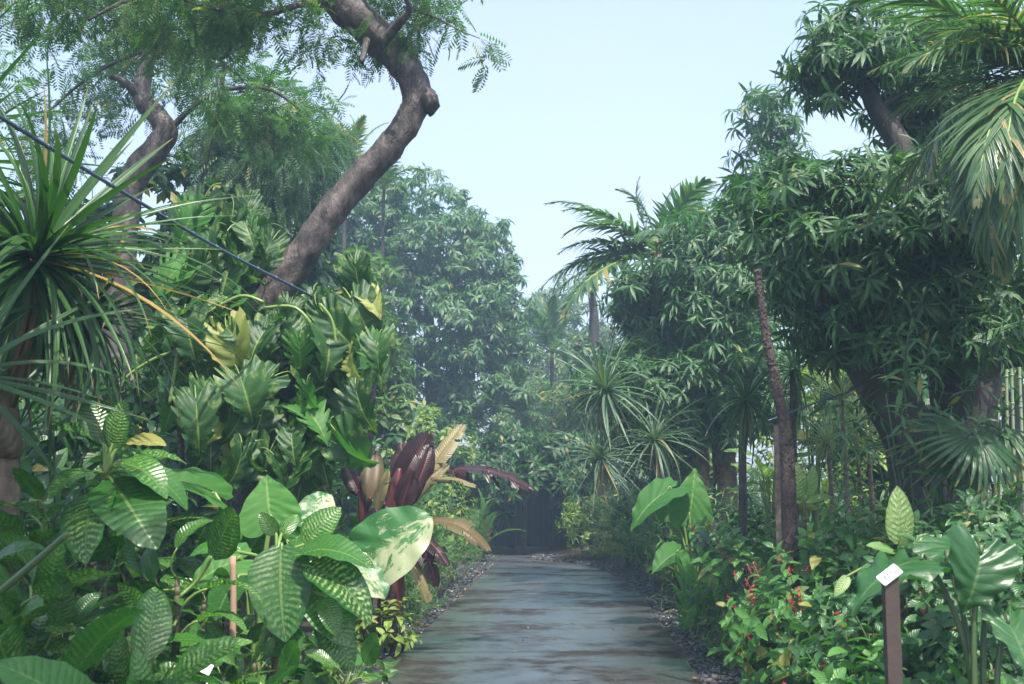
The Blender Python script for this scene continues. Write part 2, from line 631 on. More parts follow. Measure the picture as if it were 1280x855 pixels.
def path_mat():
    m, nt, new, lk = nodes('wet_concrete')
    g = new('ShaderNodeNewGeometry')
    mp = new('ShaderNodeMapping'); mp.inputs['Scale'].default_value = (.75, 1.25, 1)
    lk(g.outputs['Position'], mp.inputs[0])
    big = noise_tex(nt, mp.outputs[0], 1.1, 6, .58, .3)
    fine = noise_tex(nt, g.outputs['Position'], 38, 4, .7)
    mid = noise_tex(nt, g.outputs['Position'], 5.5, 5, .65)
    col = mixc(nt, smooth(nt, mid, .3, .72), (.020, .014, .010), (.034, .027, .022))
    col = mixc(nt, math_node(nt, 'MULTIPLY', smooth(nt, fine, .45, .75), .35), col, (.06, .058, .056))
    wet = smooth(nt, math_node(nt, 'ADD', big, math_node(nt, 'MULTIPLY', math_node(nt, 'SUBTRACT', mid, .5), .35)), .37, .62)
    col = mixc(nt, math_node(nt, 'MULTIPLY', wet, .3), col, (.020, .019, .018))
    rough = math_node(nt, 'SUBTRACT', .50, math_node(nt, 'MULTIPLY', wet, .14))
    pr = new('ShaderNodeBsdfPrincipled')
    lk(col, pr.inputs['Base Color']); lk(rough, pr.inputs['Roughness'])
    lk(math_node(nt, 'ADD', .12, math_node(nt, 'MULTIPLY', wet, .88)), pr.inputs['Specular IOR Level'])
    pr.inputs['Specular Tint'].default_value = (.80, .92, 1.0, 1)  # blue cast of the reflections put into the specular colour
    pr.inputs['IOR'].default_value = 1.9
    lk(math_node(nt, 'MULTIPLY', wet, 1.0), pr.inputs['Coat Weight'])
    pr.inputs['Coat Roughness'].default_value = .28
    pr.inputs['Coat IOR'].default_value = 1.9
    bm = new('ShaderNodeBump'); bm.inputs['Distance'].default_value = .034
    bm.inputs['Strength'].default_value = .15
    mp2 = new('ShaderNodeMapping'); mp2.inputs['Scale'].default_value = (.5, 1.5, 1)
    lk(g.outputs['Position'], mp2.inputs[0])
    rip = noise_tex(nt, mp2.outputs[0], 1.3, 3, .5)
    lk(math_node(nt, 'ADD', math_node(nt, 'MULTIPLY', fine, .012), math_node(nt, 'ADD', math_node(nt, 'MULTIPLY', mid, .08), math_node(nt, 'MULTIPLY', rip, 1.3))), bm.inputs['Height'])
    lk(bm.outputs[0], pr.inputs['Normal'])
    # standing film of water: mirrors more towards grazing view, blue cast put into its tint
    lw = new('ShaderNodeLayerWeight'); lw.inputs[0].default_value = .5
    film = math_node(nt, 'MULTIPLY', smooth(nt, lw.outputs['Facing'], .55, .98), math_node(nt, 'MULTIPLY', wet, math_node(nt, 'ADD', .34, math_node(nt, 'MULTIPLY', fine, .5))))
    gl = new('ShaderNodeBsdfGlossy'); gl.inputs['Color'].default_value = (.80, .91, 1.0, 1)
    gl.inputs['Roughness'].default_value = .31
    lk(bm.outputs[0], gl.inputs['Normal'])
    mxs = new('ShaderNodeMixShader'); lk(film, mxs.inputs[0]); lk(pr.outputs[0], mxs.inputs[1]); lk(gl.outputs[0], mxs.inputs[2])
    out = new('ShaderNodeOutputMaterial'); lk(mxs.outputs[0], out.inputs[0])
    return m


def soil_mat():
    m, nt, new, lk = nodes('soil')
    g = new('ShaderNodeNewGeometry')
    a = noise_tex(nt, g.outputs['Position'], 3, 6, .7)
    b = noise_tex(nt, g.outputs['Position'], 45, 4, .7)
    col = mixc(nt, smooth(nt, a, .3, .7), (.018, .014, .010), (.05, .038, .024))
    col = mixc(nt, math_node(nt, 'MULTIPLY', smooth(nt, b, .55, .75), .5), col, (.09, .07, .045))
    pr = new('ShaderNodeBsdfPrincipled'); lk(col, pr.inputs['Base Color']); pr.inputs['Roughness'].default_value = .8
    bm = new('ShaderNodeBump'); bm.inputs['Distance'].default_value = .04; bm.inputs['Strength'].default_value = .8
    lk(b, bm.inputs['Height']); lk(bm.outputs[0], pr.inputs['Normal'])
    out = new('ShaderNodeOutputMaterial'); lk(pr.outputs[0], out.inputs[0])
    return m


M = dict(
    dieff=leaf_mat('dumb_cane_leaf', (.018, .08, .014), (.055, .185, .022), .32, .25, 'feather', (.36, .45, .17), vein=15, old_amt=0),
    dieff_pale=leaf_mat('pale_dumb_cane_leaf', (.12, .24, .06), (.24, .36, .12), .34, .36, 'feather', (.58, .62, .38), vein=10, old_amt=.03),
    aloc=leaf_mat('elephant_ear_leaf', (.035, .13, .025), (.075, .23, .035), .38, .52, 'midrib', (.25, .36, .12), vein=8, old_amt=0, spec=.35),
    aloc_d=leaf_mat('dark_elephant_ear_leaf', (.02, .08, .022), (.045, .14, .032), .30, .34, 'midrib', (.12, .2, .07), vein=9, old_amt=0),
    varieg=leaf_mat('white_splashed_leaf', (.02, .10, .025), (.04, .16, .035), .22, .42, 'blotch', (.34, .37, .22), vein=8, old_amt=0),
    pothos=leaf_mat('climber_leaf', (.016, .066, .017), (.048, .14, .028), .34, .48, 'streak', (.30, .38, .10), vein=9, old_amt=.035, old=(.30, .32, .08)),
    mango=leaf_mat('mango_leaf', (.026, .085, .026), (.065, .165, .04), .28, .36, 'midrib', (.16, .24, .07), vein=12, old_amt=.008),
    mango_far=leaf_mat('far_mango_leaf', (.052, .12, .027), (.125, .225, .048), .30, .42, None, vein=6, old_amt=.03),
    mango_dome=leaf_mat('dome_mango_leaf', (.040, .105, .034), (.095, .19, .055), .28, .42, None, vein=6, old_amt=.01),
    feather=leaf_mat('feathery_leaf', (.04, .105, .028), (.10, .20, .055), .42, .45, None, vein=2, old_amt=.04),
    casua=leaf_mat('needle_spray', (.04, .10, .05), (.09, .18, .08), .3, .5, None, vein=2, old_amt=.02),
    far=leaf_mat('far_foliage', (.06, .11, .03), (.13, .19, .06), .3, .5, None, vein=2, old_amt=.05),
    pand=leaf_mat('strap_leaf', (.02, .065, .016), (.06, .145, .036), .25, .34, 'tips', old=(.42, .26, .08), old_amt=.03, vein=1),
    pand_g=leaf_mat('grey_strap_leaf', (.06, .12, .07), (.13, .21, .12), .25, .34, 'tips', old=(.3, .24, .12), old_amt=.04, vein=1),
    dry=leaf_mat('dry_strap_leaf', (.16, .10, .05), (.28, .19, .10), .2, .6, None, old_amt=0, vein=1, tcol=(1.1, 1, .8)),
    palm=leaf_mat('palm_leaflet', (.045, .11, .045), (.11, .20, .075), .30, .30, 'tips', old=(.36, .28, .12), old_amt=.07, vein=1),
    palm_y=leaf_mat('yellow_palm_leaflet', (.10, .17, .04), (.22, .28, .07), .3, .4, None, old_amt=.15, vein=1),
    fanp=leaf_mat('fan_palm_leaf', (.03, .09, .03), (.07, .15, .05), .28, .34, 'tips', old_amt=.03, vein=1),
    spiky=leaf_mat('pale_spiky_leaf', (.12, .19, .07), (.30, .36, .17), .25, .4, 'margin', (.42, .45, .25), old_amt=.05, vein=1),
    shrub=leaf_mat('shrub_leaf', (.04, .14, .03), (.10, .26, .05), .30, .36, 'midrib', (.18, .28, .08), vein=7, old_amt=.04),
    shrub_d=leaf_mat('dark_shrub_leaf', (.024, .085, .028), (.055, .155, .04), .24, .34, 'midrib', (.12, .2, .07), vein=7, old_amt=.02),
    shrub_y=leaf_mat('yellow_green_leaf', (.12, .21, .03), (.30, .38, .08), .34, .4, 'streak', (.45, .48, .16), vein=7, old_amt=.05),
    under=leaf_mat('undergrowth_leaf', (.018, .065, .018), (.05, .13, .03), .28, .38, 'midrib', (.12, .2, .06), vein=8, old_amt=.03),
    banana=leaf_mat('burgundy_banana_leaf', (.020, .009, .013), (.055, .018, .020), .30, .36, 'midrib', (.30, .05, .05), old=(.14, .12, .045), old_amt=.08, vein=26, tcol=(2.2, .8, .6)),
    banana_o=leaf_mat('tan_banana_leaf', (.16, .145, .06), (.30, .25, .12), .25, .45, 'midrib', (.34, .14, .08), old_amt=0, vein=26, tcol=(1.2, 1.1, .7)),
    fern=leaf_mat('fern_leaf', (.05, .14, .03), (.11, .24, .05), .35, .45, None, vein=3, old_amt=.02),
    petiole=plain_mat('petiole_skin', (.14, .22, .05), .4, .35, 8),
    petiole_d=plain_mat('dark_petiole_skin', (.06, .10, .035), .4, .35, 8),
    red_stem=plain_mat('red_stem_skin', (.08, .018, .018), .35, .45, 7),
    cane=bark_mat('cane_bark', (.05, .045, .02), (.13, .11, .055), 9, .4, .6, ring=70),
    bark=bark_mat('brown_bark', (.024, .018, .017), (.115, .088, .080), 13, 1.0, .6),
    bark_d=bark_mat('dark_bark', (.020, .017, .016), (.060, .048, .042), 7, .8, .7),
    bark_t=bark_mat('tan_bark', (.13, .09, .06), (.30, .22, .16), 10, .5, .75, ring=40),
    stud=bark_mat('studded_bark', (.035, .024, .022), (.10, .065, .056), 30, .8, .7),
    red=plain_mat('red_petal', (.36, .02, .035), .5, .35, 20),
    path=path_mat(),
    soil=soil_mat(),
    stone=plain_mat('wet_stone', (.035, .036, .042), .25, .5, 14, .4, c2=(.10, .105, .12)),
    joint=plain_mat('joint_filler', (.16, .085, .06), .5, .4, 9),
    hose=plain_mat('hose_rubber', (.05, .075, .12), .35, .3, 20),
    post=plain_mat('brown_post_wood', (.052, .036, .029), .6, .35, 16, .4),
    white=plain_mat('white_plate', (.78, .79, .78), .45, .05, 10, .02),
    ink=plain_mat('printed_ink', (.03, .03, .035), .6, .2, 10, .02),
    fence=plain_mat('dark_fence_wood', (.022, .024, .022), .7, .5, 6, .4),  # near-black tone stands in for the dark of the opening
    cut=plain_mat('sawn_wood', (.33, .21, .14), .8, .3, 20, .3),
    bamboo=plain_mat('bamboo_skin', (.20, .25, .13), .45, .35, 6),
    litter=leaf_mat('fallen_leaf', (.12, .07, .03), (.28, .18, .07), .1, .55, None, old_amt=0),
)


# ------------------------------------------------------------------ ground, path, gravel
def build_ground():
    xs = np.unique(np.concatenate([np.linspace(-80, -8, 19), np.linspace(-8, 9, 86), np.linspace(9, 80, 19)]))
    ys = np.unique(np.concatenate([np.linspace(-40, 2, 12), np.linspace(2, 30, 113), np.linspace(30, 120, 24)]))
    V = [(x, y, ground_z(x, y)) for y in ys for x in xs]
    a = Acc()
    a.add(V, grid_faces(len(ys), len(xs)))
    o = link('ground', a.mesh('ground', M['soil']))
    o['kind'] = 'structure'


build_ground()


def build_path():
    base = Acc()
    V, Y = [], []
    for y in np.linspace(-4, 21.88, 60):
        l, r = left_edge(y), max(right_edge(y), left_edge(y) + .6)
        V += [(l + .015, y, -.007), (r - .015, y, -.007)]
    base.add(V, grid_faces(60, 2))
    p = link('path', base.mesh('path', M['joint']))
    p['kind'] = 'structure'
    joints = [-4.0, -0.3, 4.4, 8.98, 13.6, 18.1, 21.9]
    for a, b in zip(joints[:-1], joints[1:]):
        g = Acc()
        n = 14
        rows = []
        for i in range(n + 1):
            y = a + .012 + (b - a - .024) * i / n
            l, r = left_edge(y), max(right_edge(y), left_edge(y) + .6)
            wob = .025 * noise.noise(Vector((0, y * 1.7, 3)))
            row = []
            for k, (f, z) in enumerate([(0, -.05), (0, -.008), (.01, 0), (.25, .004), (.5, .006), (.75, .004), (.99, 0), (1, -.008), (1, -.05)]):
                x = l + (r - l) * f + (wob if f < .5 else -wob if f > .5 else 0)
                zz = z
                row.append((x, y, zz))
            rows += row
        g.add(rows, grid_faces(n + 1, 9))
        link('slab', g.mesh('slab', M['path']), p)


build_path()


def build_gravel():
    g = Acc()
    ico = [(-.53, .85, 0), (.53, .85, 0), (-.53, -.85, 0), (.53, -.85, 0), (0, -.53, .85), (0, .53, .85), (0, -.53, -.85), (0, .53, -.85), (.85, 0, -.53), (.85, 0, .53), (-.85, 0, -.53), (-.85, 0, .53)]
    # lumpy stone: a cube-sphere of 24 quads
    Vs, Fs = [], []
    for ax in range(3):
        for sg in (-1, 1):
            b = len(Vs)
            for i in range(3):
                for j in range(3):
                    v = [0, 0, 0]
                    v[ax] = sg
                    v[(ax + 1) % 3] = (i - 1) * .9
                    v[(ax + 2) % 3] = (j - 1) * .9
                    v = Vector(v).normalized()
                    Vs.append((v * (1 + .35 * noise.noise(v * 1.6)))[:])
            f = [(b + x, b + y, b + z, b + q) for x, y, z, q in grid_faces(3, 3)]
            Fs += [q[::-1] for q in f] if sg > 0 else f
    tpl = (np.array(Vs) * np.array([1, .8, .5]), np.array(Fs), np.zeros((len(Vs), 2)) + .5)
    B, D, U, S = [], [], [], []
    while len(B) < 4400:
        y = random.uniform(6.5, 22)
        d = abs(random.gauss(0, .26)) + .01
        if random.random() < .42:
            x = left_edge(y) - d
        else:
            x = max(right_edge(y), left_edge(y) + .6) + d
        s = random.uniform(.012, .036) * random.choice((.7, 1, 1.2, 1.5))
        B.append((x, y, ground_z(x, y) + s * .2))
        D.append((random.gauss(0, 1), random.gauss(0, 1), random.gauss(0, .15)))
        U.append((random.gauss(0, .3), random.gauss(0, .3), 1))
        S.append(s)
    scatter(g, tpl, B, D, U, np.array(S), rng.random(len(S)))
    o = link('gravel', g.mesh('gravel', M['stone']))
    o['kind'] = 'stuff'
    o['label'] = 'dark wet gravel along both edges of the path'
    o['category'] = 'gravel'
    # fallen leaves and twigs among it
    g = Acc()
    tpl = strip_leaf(prof_oval, .45, 3, 1, .25, .5)
    B, D, U, S = [], [], [], []
    for _ in range(480):
        y = random.uniform(7, 21)
        if random.random() < .08:
            x = random.uniform(left_edge(y), max(right_edge(y), left_edge(y) + .6))
        elif random.random() < .5:
            x = left_edge(y) - abs(random.gauss(0, .35)) + .05
        else:
            x = max(right_edge(y), left_edge(y) + .6) + abs(random.gauss(0, .35)) - .05
        B.append((x, y, max(ground_z(x, y), 0.0) + .014))
        D.append((random.gauss(0, 1), random.gauss(0, 1), 0.05))
        U.append((random.gauss(0, .3), random.gauss(0, .3), 1))
        S.append(random.uniform(.03, .08))
    scatter(g, tpl, B, D, U, np.array(S), rng.random(len(S)))
    o = link('leaf_litter', g.mesh('leaf_litter', M['litter']))
    o['kind'] = 'stuff'
    o['label'] = 'brown fallen leaves scattered on the gravel edging'
    o['category'] = 'leaf litter'


build_gravel()


# ------------------------------------------------------------------ plant builders
def variants(name, fn, mats, k=4, petiole=0.0, pr=.012):
    out = []
    for i in range(k):
        a = Acc()
        V, Fq, U = fn(i)
        a.add(V, Fq, U, random.random())
        if petiole:
            tube(a, [(0, 0.01, -.004), (0, -.35 * petiole, -.02), (0, -.8 * petiole, -.30 * petiole), (0, -petiole, -.75 * petiole)], [pr * .8, pr, pr, pr * 1.2], 5, 2, mat=1)
        out.append(a.mesh(name, mats))
    return out


LV = dict(
    dieff=variants('dumb_cane_leaf', lambda i: strip_leaf(prof_oval, [.52, .58, .48, .55][i], 10, 3, [.22, .12, .3, .16][i], [.9, .5, 1.2, .7][i], -.15, .016, 4, i, [.1, -.12, .05, -.05][i]), [M['dieff'], M['petiole']]),
    dieff_p=variants('dumb_cane_leaf', lambda i: strip_leaf(prof_oval, [.46, .52, .42, .5, .56, .44][i], 9, 2, [.25, .12, .35, .16, .3, .2][i], [.9, .5, 1.4, .7, 1.1, .3][i], -.15, .02, 4, i, [.15, -.18, .05, -.1, .1, -.05][i]), [M['dieff'], M['petiole']], 6, .55, .022),
    dieff_pale=variants('dumb_cane_leaf', lambda i: strip_leaf(prof_oval, [.44, .5, .40, .47][i], 10, 3, .2, [.5, .3, .7, .4][i], -.1, .014, 4, i, .06), [M['dieff_pale'], M['petiole']]),
    aloc=variants('elephant_ear_leaf', lambda i: heart_leaf([.82, .9, .78, .86][i], cup=[.1, .22, .15, .3][i], droop=[.35, .6, .9, .5][i], wavy=.018, seed=i), [M['aloc'], M['petiole']]),
    aloc_d=variants('elephant_ear_leaf', lambda i: heart_leaf([.82, .9, .78, .86][i], cup=[.1, .25, -.05, .2][i], droop=[.5, .9, 1.1, .7][i], wavy=.05, seed=i + 40), [M['aloc_d'], M['petiole_d']]),
    varieg=variants('elephant_ear_leaf', lambda i: heart_leaf([.8, .72][i], cup=.12, droop=.5, wavy=.025, seed=i + 9, outline=ROUND), [M['varieg'], M['petiole']], 2),
    pothos=variants('climber_leaf', lambda i: heart_leaf([.68, .78, .6, .72, .66, .74][i], cup=[.25, .35, .2, .3, .1, .4][i], droop=[1.1, 1.5, .8, 1.3, 1.8, .9][i], wavy=.045, cuts=[0, 3, 4, 3, 0, 4][i], seed=i + 3), [M['pothos'], M['petiole']], 6, .42, .012),
    torn=variants('climber_leaf', lambda i: heart_leaf(.85, cup=.3, droop=1.0, wavy=.03, cuts=3, seed=i + 30, tear=.3), [M['aloc'], M['petiole']], 2, .4, .012),
    strap=variants('strap_leaf', lambda i: strip_leaf(prof_strap, [.038, .046, .034, .042, .038][i], 10, 1, .45, [.4, .8, 1.2, .2, 1.6][i], -.12, 0, 1, i, [.1, -.1, .2, 0, -.2][i]), [M['pand']], 5),
    thin=variants('strap_leaf', lambda i: strip_leaf(prof_strap, [.034, .04, .03, .036][i], 9, 1, .45, [.6, 1.0, 1.5, .3][i], -.12, 0, 1, i, [.1, -.1, .15, 0][i]), [M['pand_g']], 4),
    drystrap=variants('dry_strap_leaf', lambda i: strip_leaf(prof_strap, .05, 8, 1, .5, [.6, 1.4][i], 0, .004, 3, i, .2), [M['dry']], 2),
    banana=variants('banana_leaf', lambda i: banana_leaf([.42, .36, .46, .34][i], 18, [.7, 1.0, .4, 1.3][i], i, [.5, .9, .3, .8][i]), [M['banana'], M['red_stem']], 4),
    banana_o=variants('banana_leaf', lambda i: banana_leaf([.30, .26][i], 18, [.5, .9][i], i + 7, .6), [M['banana_o'], M['red_stem']], 2),
    fan=variants('fan_leaf', lambda i: fan_leaf([26, 22][i], R([250, 200][i]), .62, [.5, .9][i], i), [M['fanp'], M['petiole']], 2),
)


def put_leaf(parent, kind, base, tip, up=(0, 0, 1), name='leaf', root=None, pr=.010, pmat='petiole', bow=.18, size=None, i=None, wide=1.0):
    """one large leaf from base to tip; with root, its petiole rises from there"""
    base, tip = Vector(base), Vector(tip)
    d = tip - base
    S = size or d.length
    v = LV[kind]
    me = v[i if i is not None else random.randrange(len(v))]
    o = link(name, me, parent, frame(base, d, up) @ Matrix.Diagonal((S * wide, S, S, 1)))
    if root is not None:
        root = Vector(root)
        c = base - root
        mid = root + c * .5 + Vector((-c.x, -c.y, 0)) * bow + Vector((0, 0, abs(c.length) * bow))
        tube_obj('petiole', [root, mid, base - d * .02, base + d * .06], [pr * 1.5, pr * 1.15, pr, pr * .6], M[pmat], parent, 6, 4)
    return o


CAMV = Vector((0, -1, .25))


def dumb_cane(label, x, y, h, n, size, kind='dieff', lean=(0, 0), face=.5, lit=None, group=None, canes=1):
    """dumb cane: thick ringed cane and arching feathered leaves"""
    b = gp(x, y)
    t = thing('dumb_cane_plant', label, 'plant', b, group)
    for c in range(canes):
        ox, oy = (0, 0) if c == 0 else (random.uniform(-.22, .22), random.uniform(-.2, .2))
        hh = h * (1 if c == 0 else random.uniform(.6, .9))
        bb = b + Vector((ox, oy, -.03))
        top = bb + Vector((lean[0], lean[1], hh))
        mid = bb.lerp(top, .5) + Vector((lean[0] * .25, lean[1] * .25, 0))
        tube_obj('cane', [bb, mid, top], [.026, .022, .012], M['cane'], t, 8, 5, .12, 12)
        az = random.uniform(0, 6.28)
        nn = n if c == 0 else max(4, n * 2 // 3)
        for k in range(nn):
            f = 1 - .62 * k / nn
            r0 = bb.lerp(mid, f * 2) if f < .5 else mid.lerp(top, f * 2 - 1)
            az += 2.4 + random.uniform(-.3, .3)
            dr = Vector((math.cos(az), math.sin(az), 0))
            dr = (dr + Vector((0, -face, 0)) * random.uniform(.4, 1.2)).normalized()
            e2 = R(55 - 75 * (k / nn) + random.uniform(-22, 22))
            L = size * random.uniform(.7, 1.25) * (.75 if k < 2 else 1)
            dd = dr * math.cos(e2) + Vector((0, 0, math.sin(e2)))
            up = Vector((0, 0, 1)) - dd * dd.z + dr * .5 + Vector((random.gauss(0, .4), random.gauss(0, .3) - .15, 0))
            Mf = frame((0, 0, 0), dd, up)
            pe = Mf @ Vector((0, -.55, -.75 * .55))
            b0 = r0 - pe * L
            kd = kind + '_p' if kind == 'dieff' else kind
            put_leaf(t, kd, b0, b0 + dd * L, up, wide=random.uniform(.85, 1.15))
    return t


def crown_points(blobs, n, seed, shell=.55, gap=-.1, gs=1.0, low=-.8, stray=0.0):
    """points through a crown of lobes: blobs are (centre, (rx, ry, rz))"""
    r = random.Random(seed)
    wts = [(b[1][0] * b[1][1] * b[1][2]) ** .66 for b in blobs]
    pts, outs = [], []
    tries = 0
    while len(pts) < n and tries < n * 12:
        tries += 1
        c, rad = r.choices(blobs, wts)[0]
        v = Vector((r.gauss(0, 1), r.gauss(0, 1), r.gauss(0, 1))).normalized()
        if v.z < low:
            continue
        k = shell + (1 - shell) * r.random() ** .6
        k *= 1 + .16 * noise.noise(Vector((v.x * 2.3 + seed, v.y * 2.3, v.z * 2.3)))
        if stray and r.random() < stray:
            k *= r.uniform(1.08, 1.4)
        p = Vector(c) + Vector((v.x * rad[0], v.y * rad[1], v.z * rad[2])) * k
        if noise.noise(p * gs + Vector((seed, 0, 0))) + .4 * noise.noise(p * gs * 2.6) < gap:
            continue
        pts.append(p)
        outs.append(v)
    return pts, outs


def clumps(tips, outs, per, rad, seed, flat=.65):
    """leaf-cluster points gathered in tufts round the branch tips"""
    r = random.Random(seed)
    P2, O2 = [], []
    for p, o in zip(tips, outs):
        R2 = rad * r.uniform(.6, 1.35)
        for _ in range(max(2, int(per * r.uniform(.6, 1.4)))):
            v = Vector((r.gauss(0, 1), r.gauss(0, 1), r.gauss(0, 1))).normalized()
            if v.z < -.5 or v.dot(o) < -.6:
                v = -v
            k = .45 + .55 * r.random() ** .5
            P2.append(p + Vector((v.x, v.y, v.z * flat)) * R2 * k)
            O2.append((v + o * .5).normalized())
    return P2, O2


def whorls(acc, pts, outs, k, L, tpl, seed, up=.35, hang=.45, tilt=.5, spread=1.0):
    r = np.random.default_rng(seed)
    n = len(pts)
    Pn = np.array([p[:] for p in pts])
    O = np.array([o[:] for o in outs])
    A = O * .7 + np.array([0, 0, up]) + r.normal(0, .35, (n, 3))
    A /= np.linalg.norm(A, axis=1, keepdims=True)
    ref = r.normal(0, 1, (n, 3))
    X = np.cross(A, ref); X /= np.linalg.norm(X, axis=1, keepdims=True)
    Yv = np.cross(A, X)
    ph = r.random(n) * 6.28
    for j in range(k):
        th = ph + j * 2.4 + r.normal(0, .25, n)
        ring = X * np.cos(th)[:, None] + Yv * np.sin(th)[:, None]
        f = j / max(k - 1, 1)
        D = ring * spread + A * (tilt * (1.2 - 1.2 * f))[..., None] if False else ring * spread + A * (tilt * (1.2 - 1.3 * f))
        D = D + np.array([0, 0, -1]) * (hang * r.uniform(.5, 1.5, n))[:, None]
        B = Pn - A * (.25 * L * f)
        UPv = A + np.array([0, 0, .4]) + r.normal(0, .15, (n, 3))
        S = L * r.uniform(.7, 1.2, n)
        scatter(acc, tpl, B, D, UPv, S, r.random(n))


def limbs(t, trunk, pts, n, seed, mat, r0=.05, r1=.012, lowest=.45):
    r = random.Random(seed)
    k = len(trunk)
    for p in r.sample(pts, min(n, len(pts))):
        cand = [q for i, q in enumerate(trunk) if i >= lowest * (k - 1)]
        q = min(cand, key=lambda a: (Vector(a) - p).length + (0.4 * max(0, a.z - p.z)))
        d = p - q
        m = q + d * .5 + Vector((r.uniform(-.12, .12), r.uniform(-.12, .12), r.uniform(.02, .2))) * d.length
        tube_obj('limb', [q, m, p], [r0, r0 * .6, r1], mat, t, 6, 5, .1)


def bush_leaf_tpls():
    return dict(
        mango=strip_leaf(prof_lance, .18, 3, 1, .35, .8, -.2),
        mango_far=strip_leaf(prof_lance, .27, 2, 0, 0, .8, -.2),
        oval=strip_leaf(prof_oval, .46, 4, 1, .25, .7, -.1),
        oval_far=strip_leaf(prof_oval, .5, 2, 0, 0, .6, 0),
        narrow=strip_leaf(prof_lance, .13, 4, 1, .3, .9, -.1),
    )


TPL = bush_leaf_tpls()


def spray_tpl(pairs=9, wid=.035, leaf=.22, droop=.8, sub=1, seed=1):
    """a feathery spray: one rachis with pairs of narrow leaflets, flat quads"""
    r = random.Random(seed)
    V, Fq, U = [], [], []
    y = z = 0.0
    n = pairs + 1
    for i in range(n):
        t = i / n
        a = -.1 + droop * t
        dy, dz = math.cos(a) / n, -math.sin(a) / n
        if i:
            for side in (1, -1):
                ll = leaf * math.sin(math.pi * (.15 + .75 * t)) * r.uniform(.8, 1.15)
                fx, fy = side * math.cos(.5), math.sin(.5)
                b = len(V)
                e = Vector((fx, fy * dy * n, fy * dz * n - .25)).normalized() * ll
                wv = Vector((0, wid, 0))
                p = Vector((0, y, z))
                V += [(p - wv * .4)[:], (p + e * .55 - wv)[:], (p + e)[:], (p + e * .5 + wv)[:]]
                U += [(.2, 0), (.2, .5), (.5, 1), (.8, .5)]
                Fq.append((b, b + 1, b + 2, b + 3))
        y += dy
        z += dz
    b = len(V)
    V += [(-.004, 0, 0), (.004, 0, 0), (.002, y, z), (-.002, y, z)]
    U += [(.5, .5)] * 4
    Fq.append((b, b + 1, b + 2, b + 3))
    return np.array(V), np.array(Fq), np.array(U)


def sprays(acc, pts, outs, k, L, tpl, seed, hang=.35, spread=1.0):
    r = np.random.default_rng(seed)
    n = len(pts)
    Pn = np.array([p[:] for p in pts])
    O = np.array([o[:] for o in outs])
    for j in range(k):
        D = O * .6 + r.normal(0, .75, (n, 3)) * spread + np.array([0, 0, -hang])
        UPv = np.array([0, 0, 1.0]) + r.normal(0, .45, (n, 3))
        scatter(acc, tpl, Pn + r.normal(0, L * .25, (n, 3)), D, UPv, L * r.uniform(.6, 1.25, n), r.random(n))


def PB(px, py, Y, rx, ry, rd):
    """crown lobe by its place in the picture: half width and half height in pixels, depth in metres"""
    k = Y / F
    return (P(px, py, Y), (rx * k, rd, ry * k))


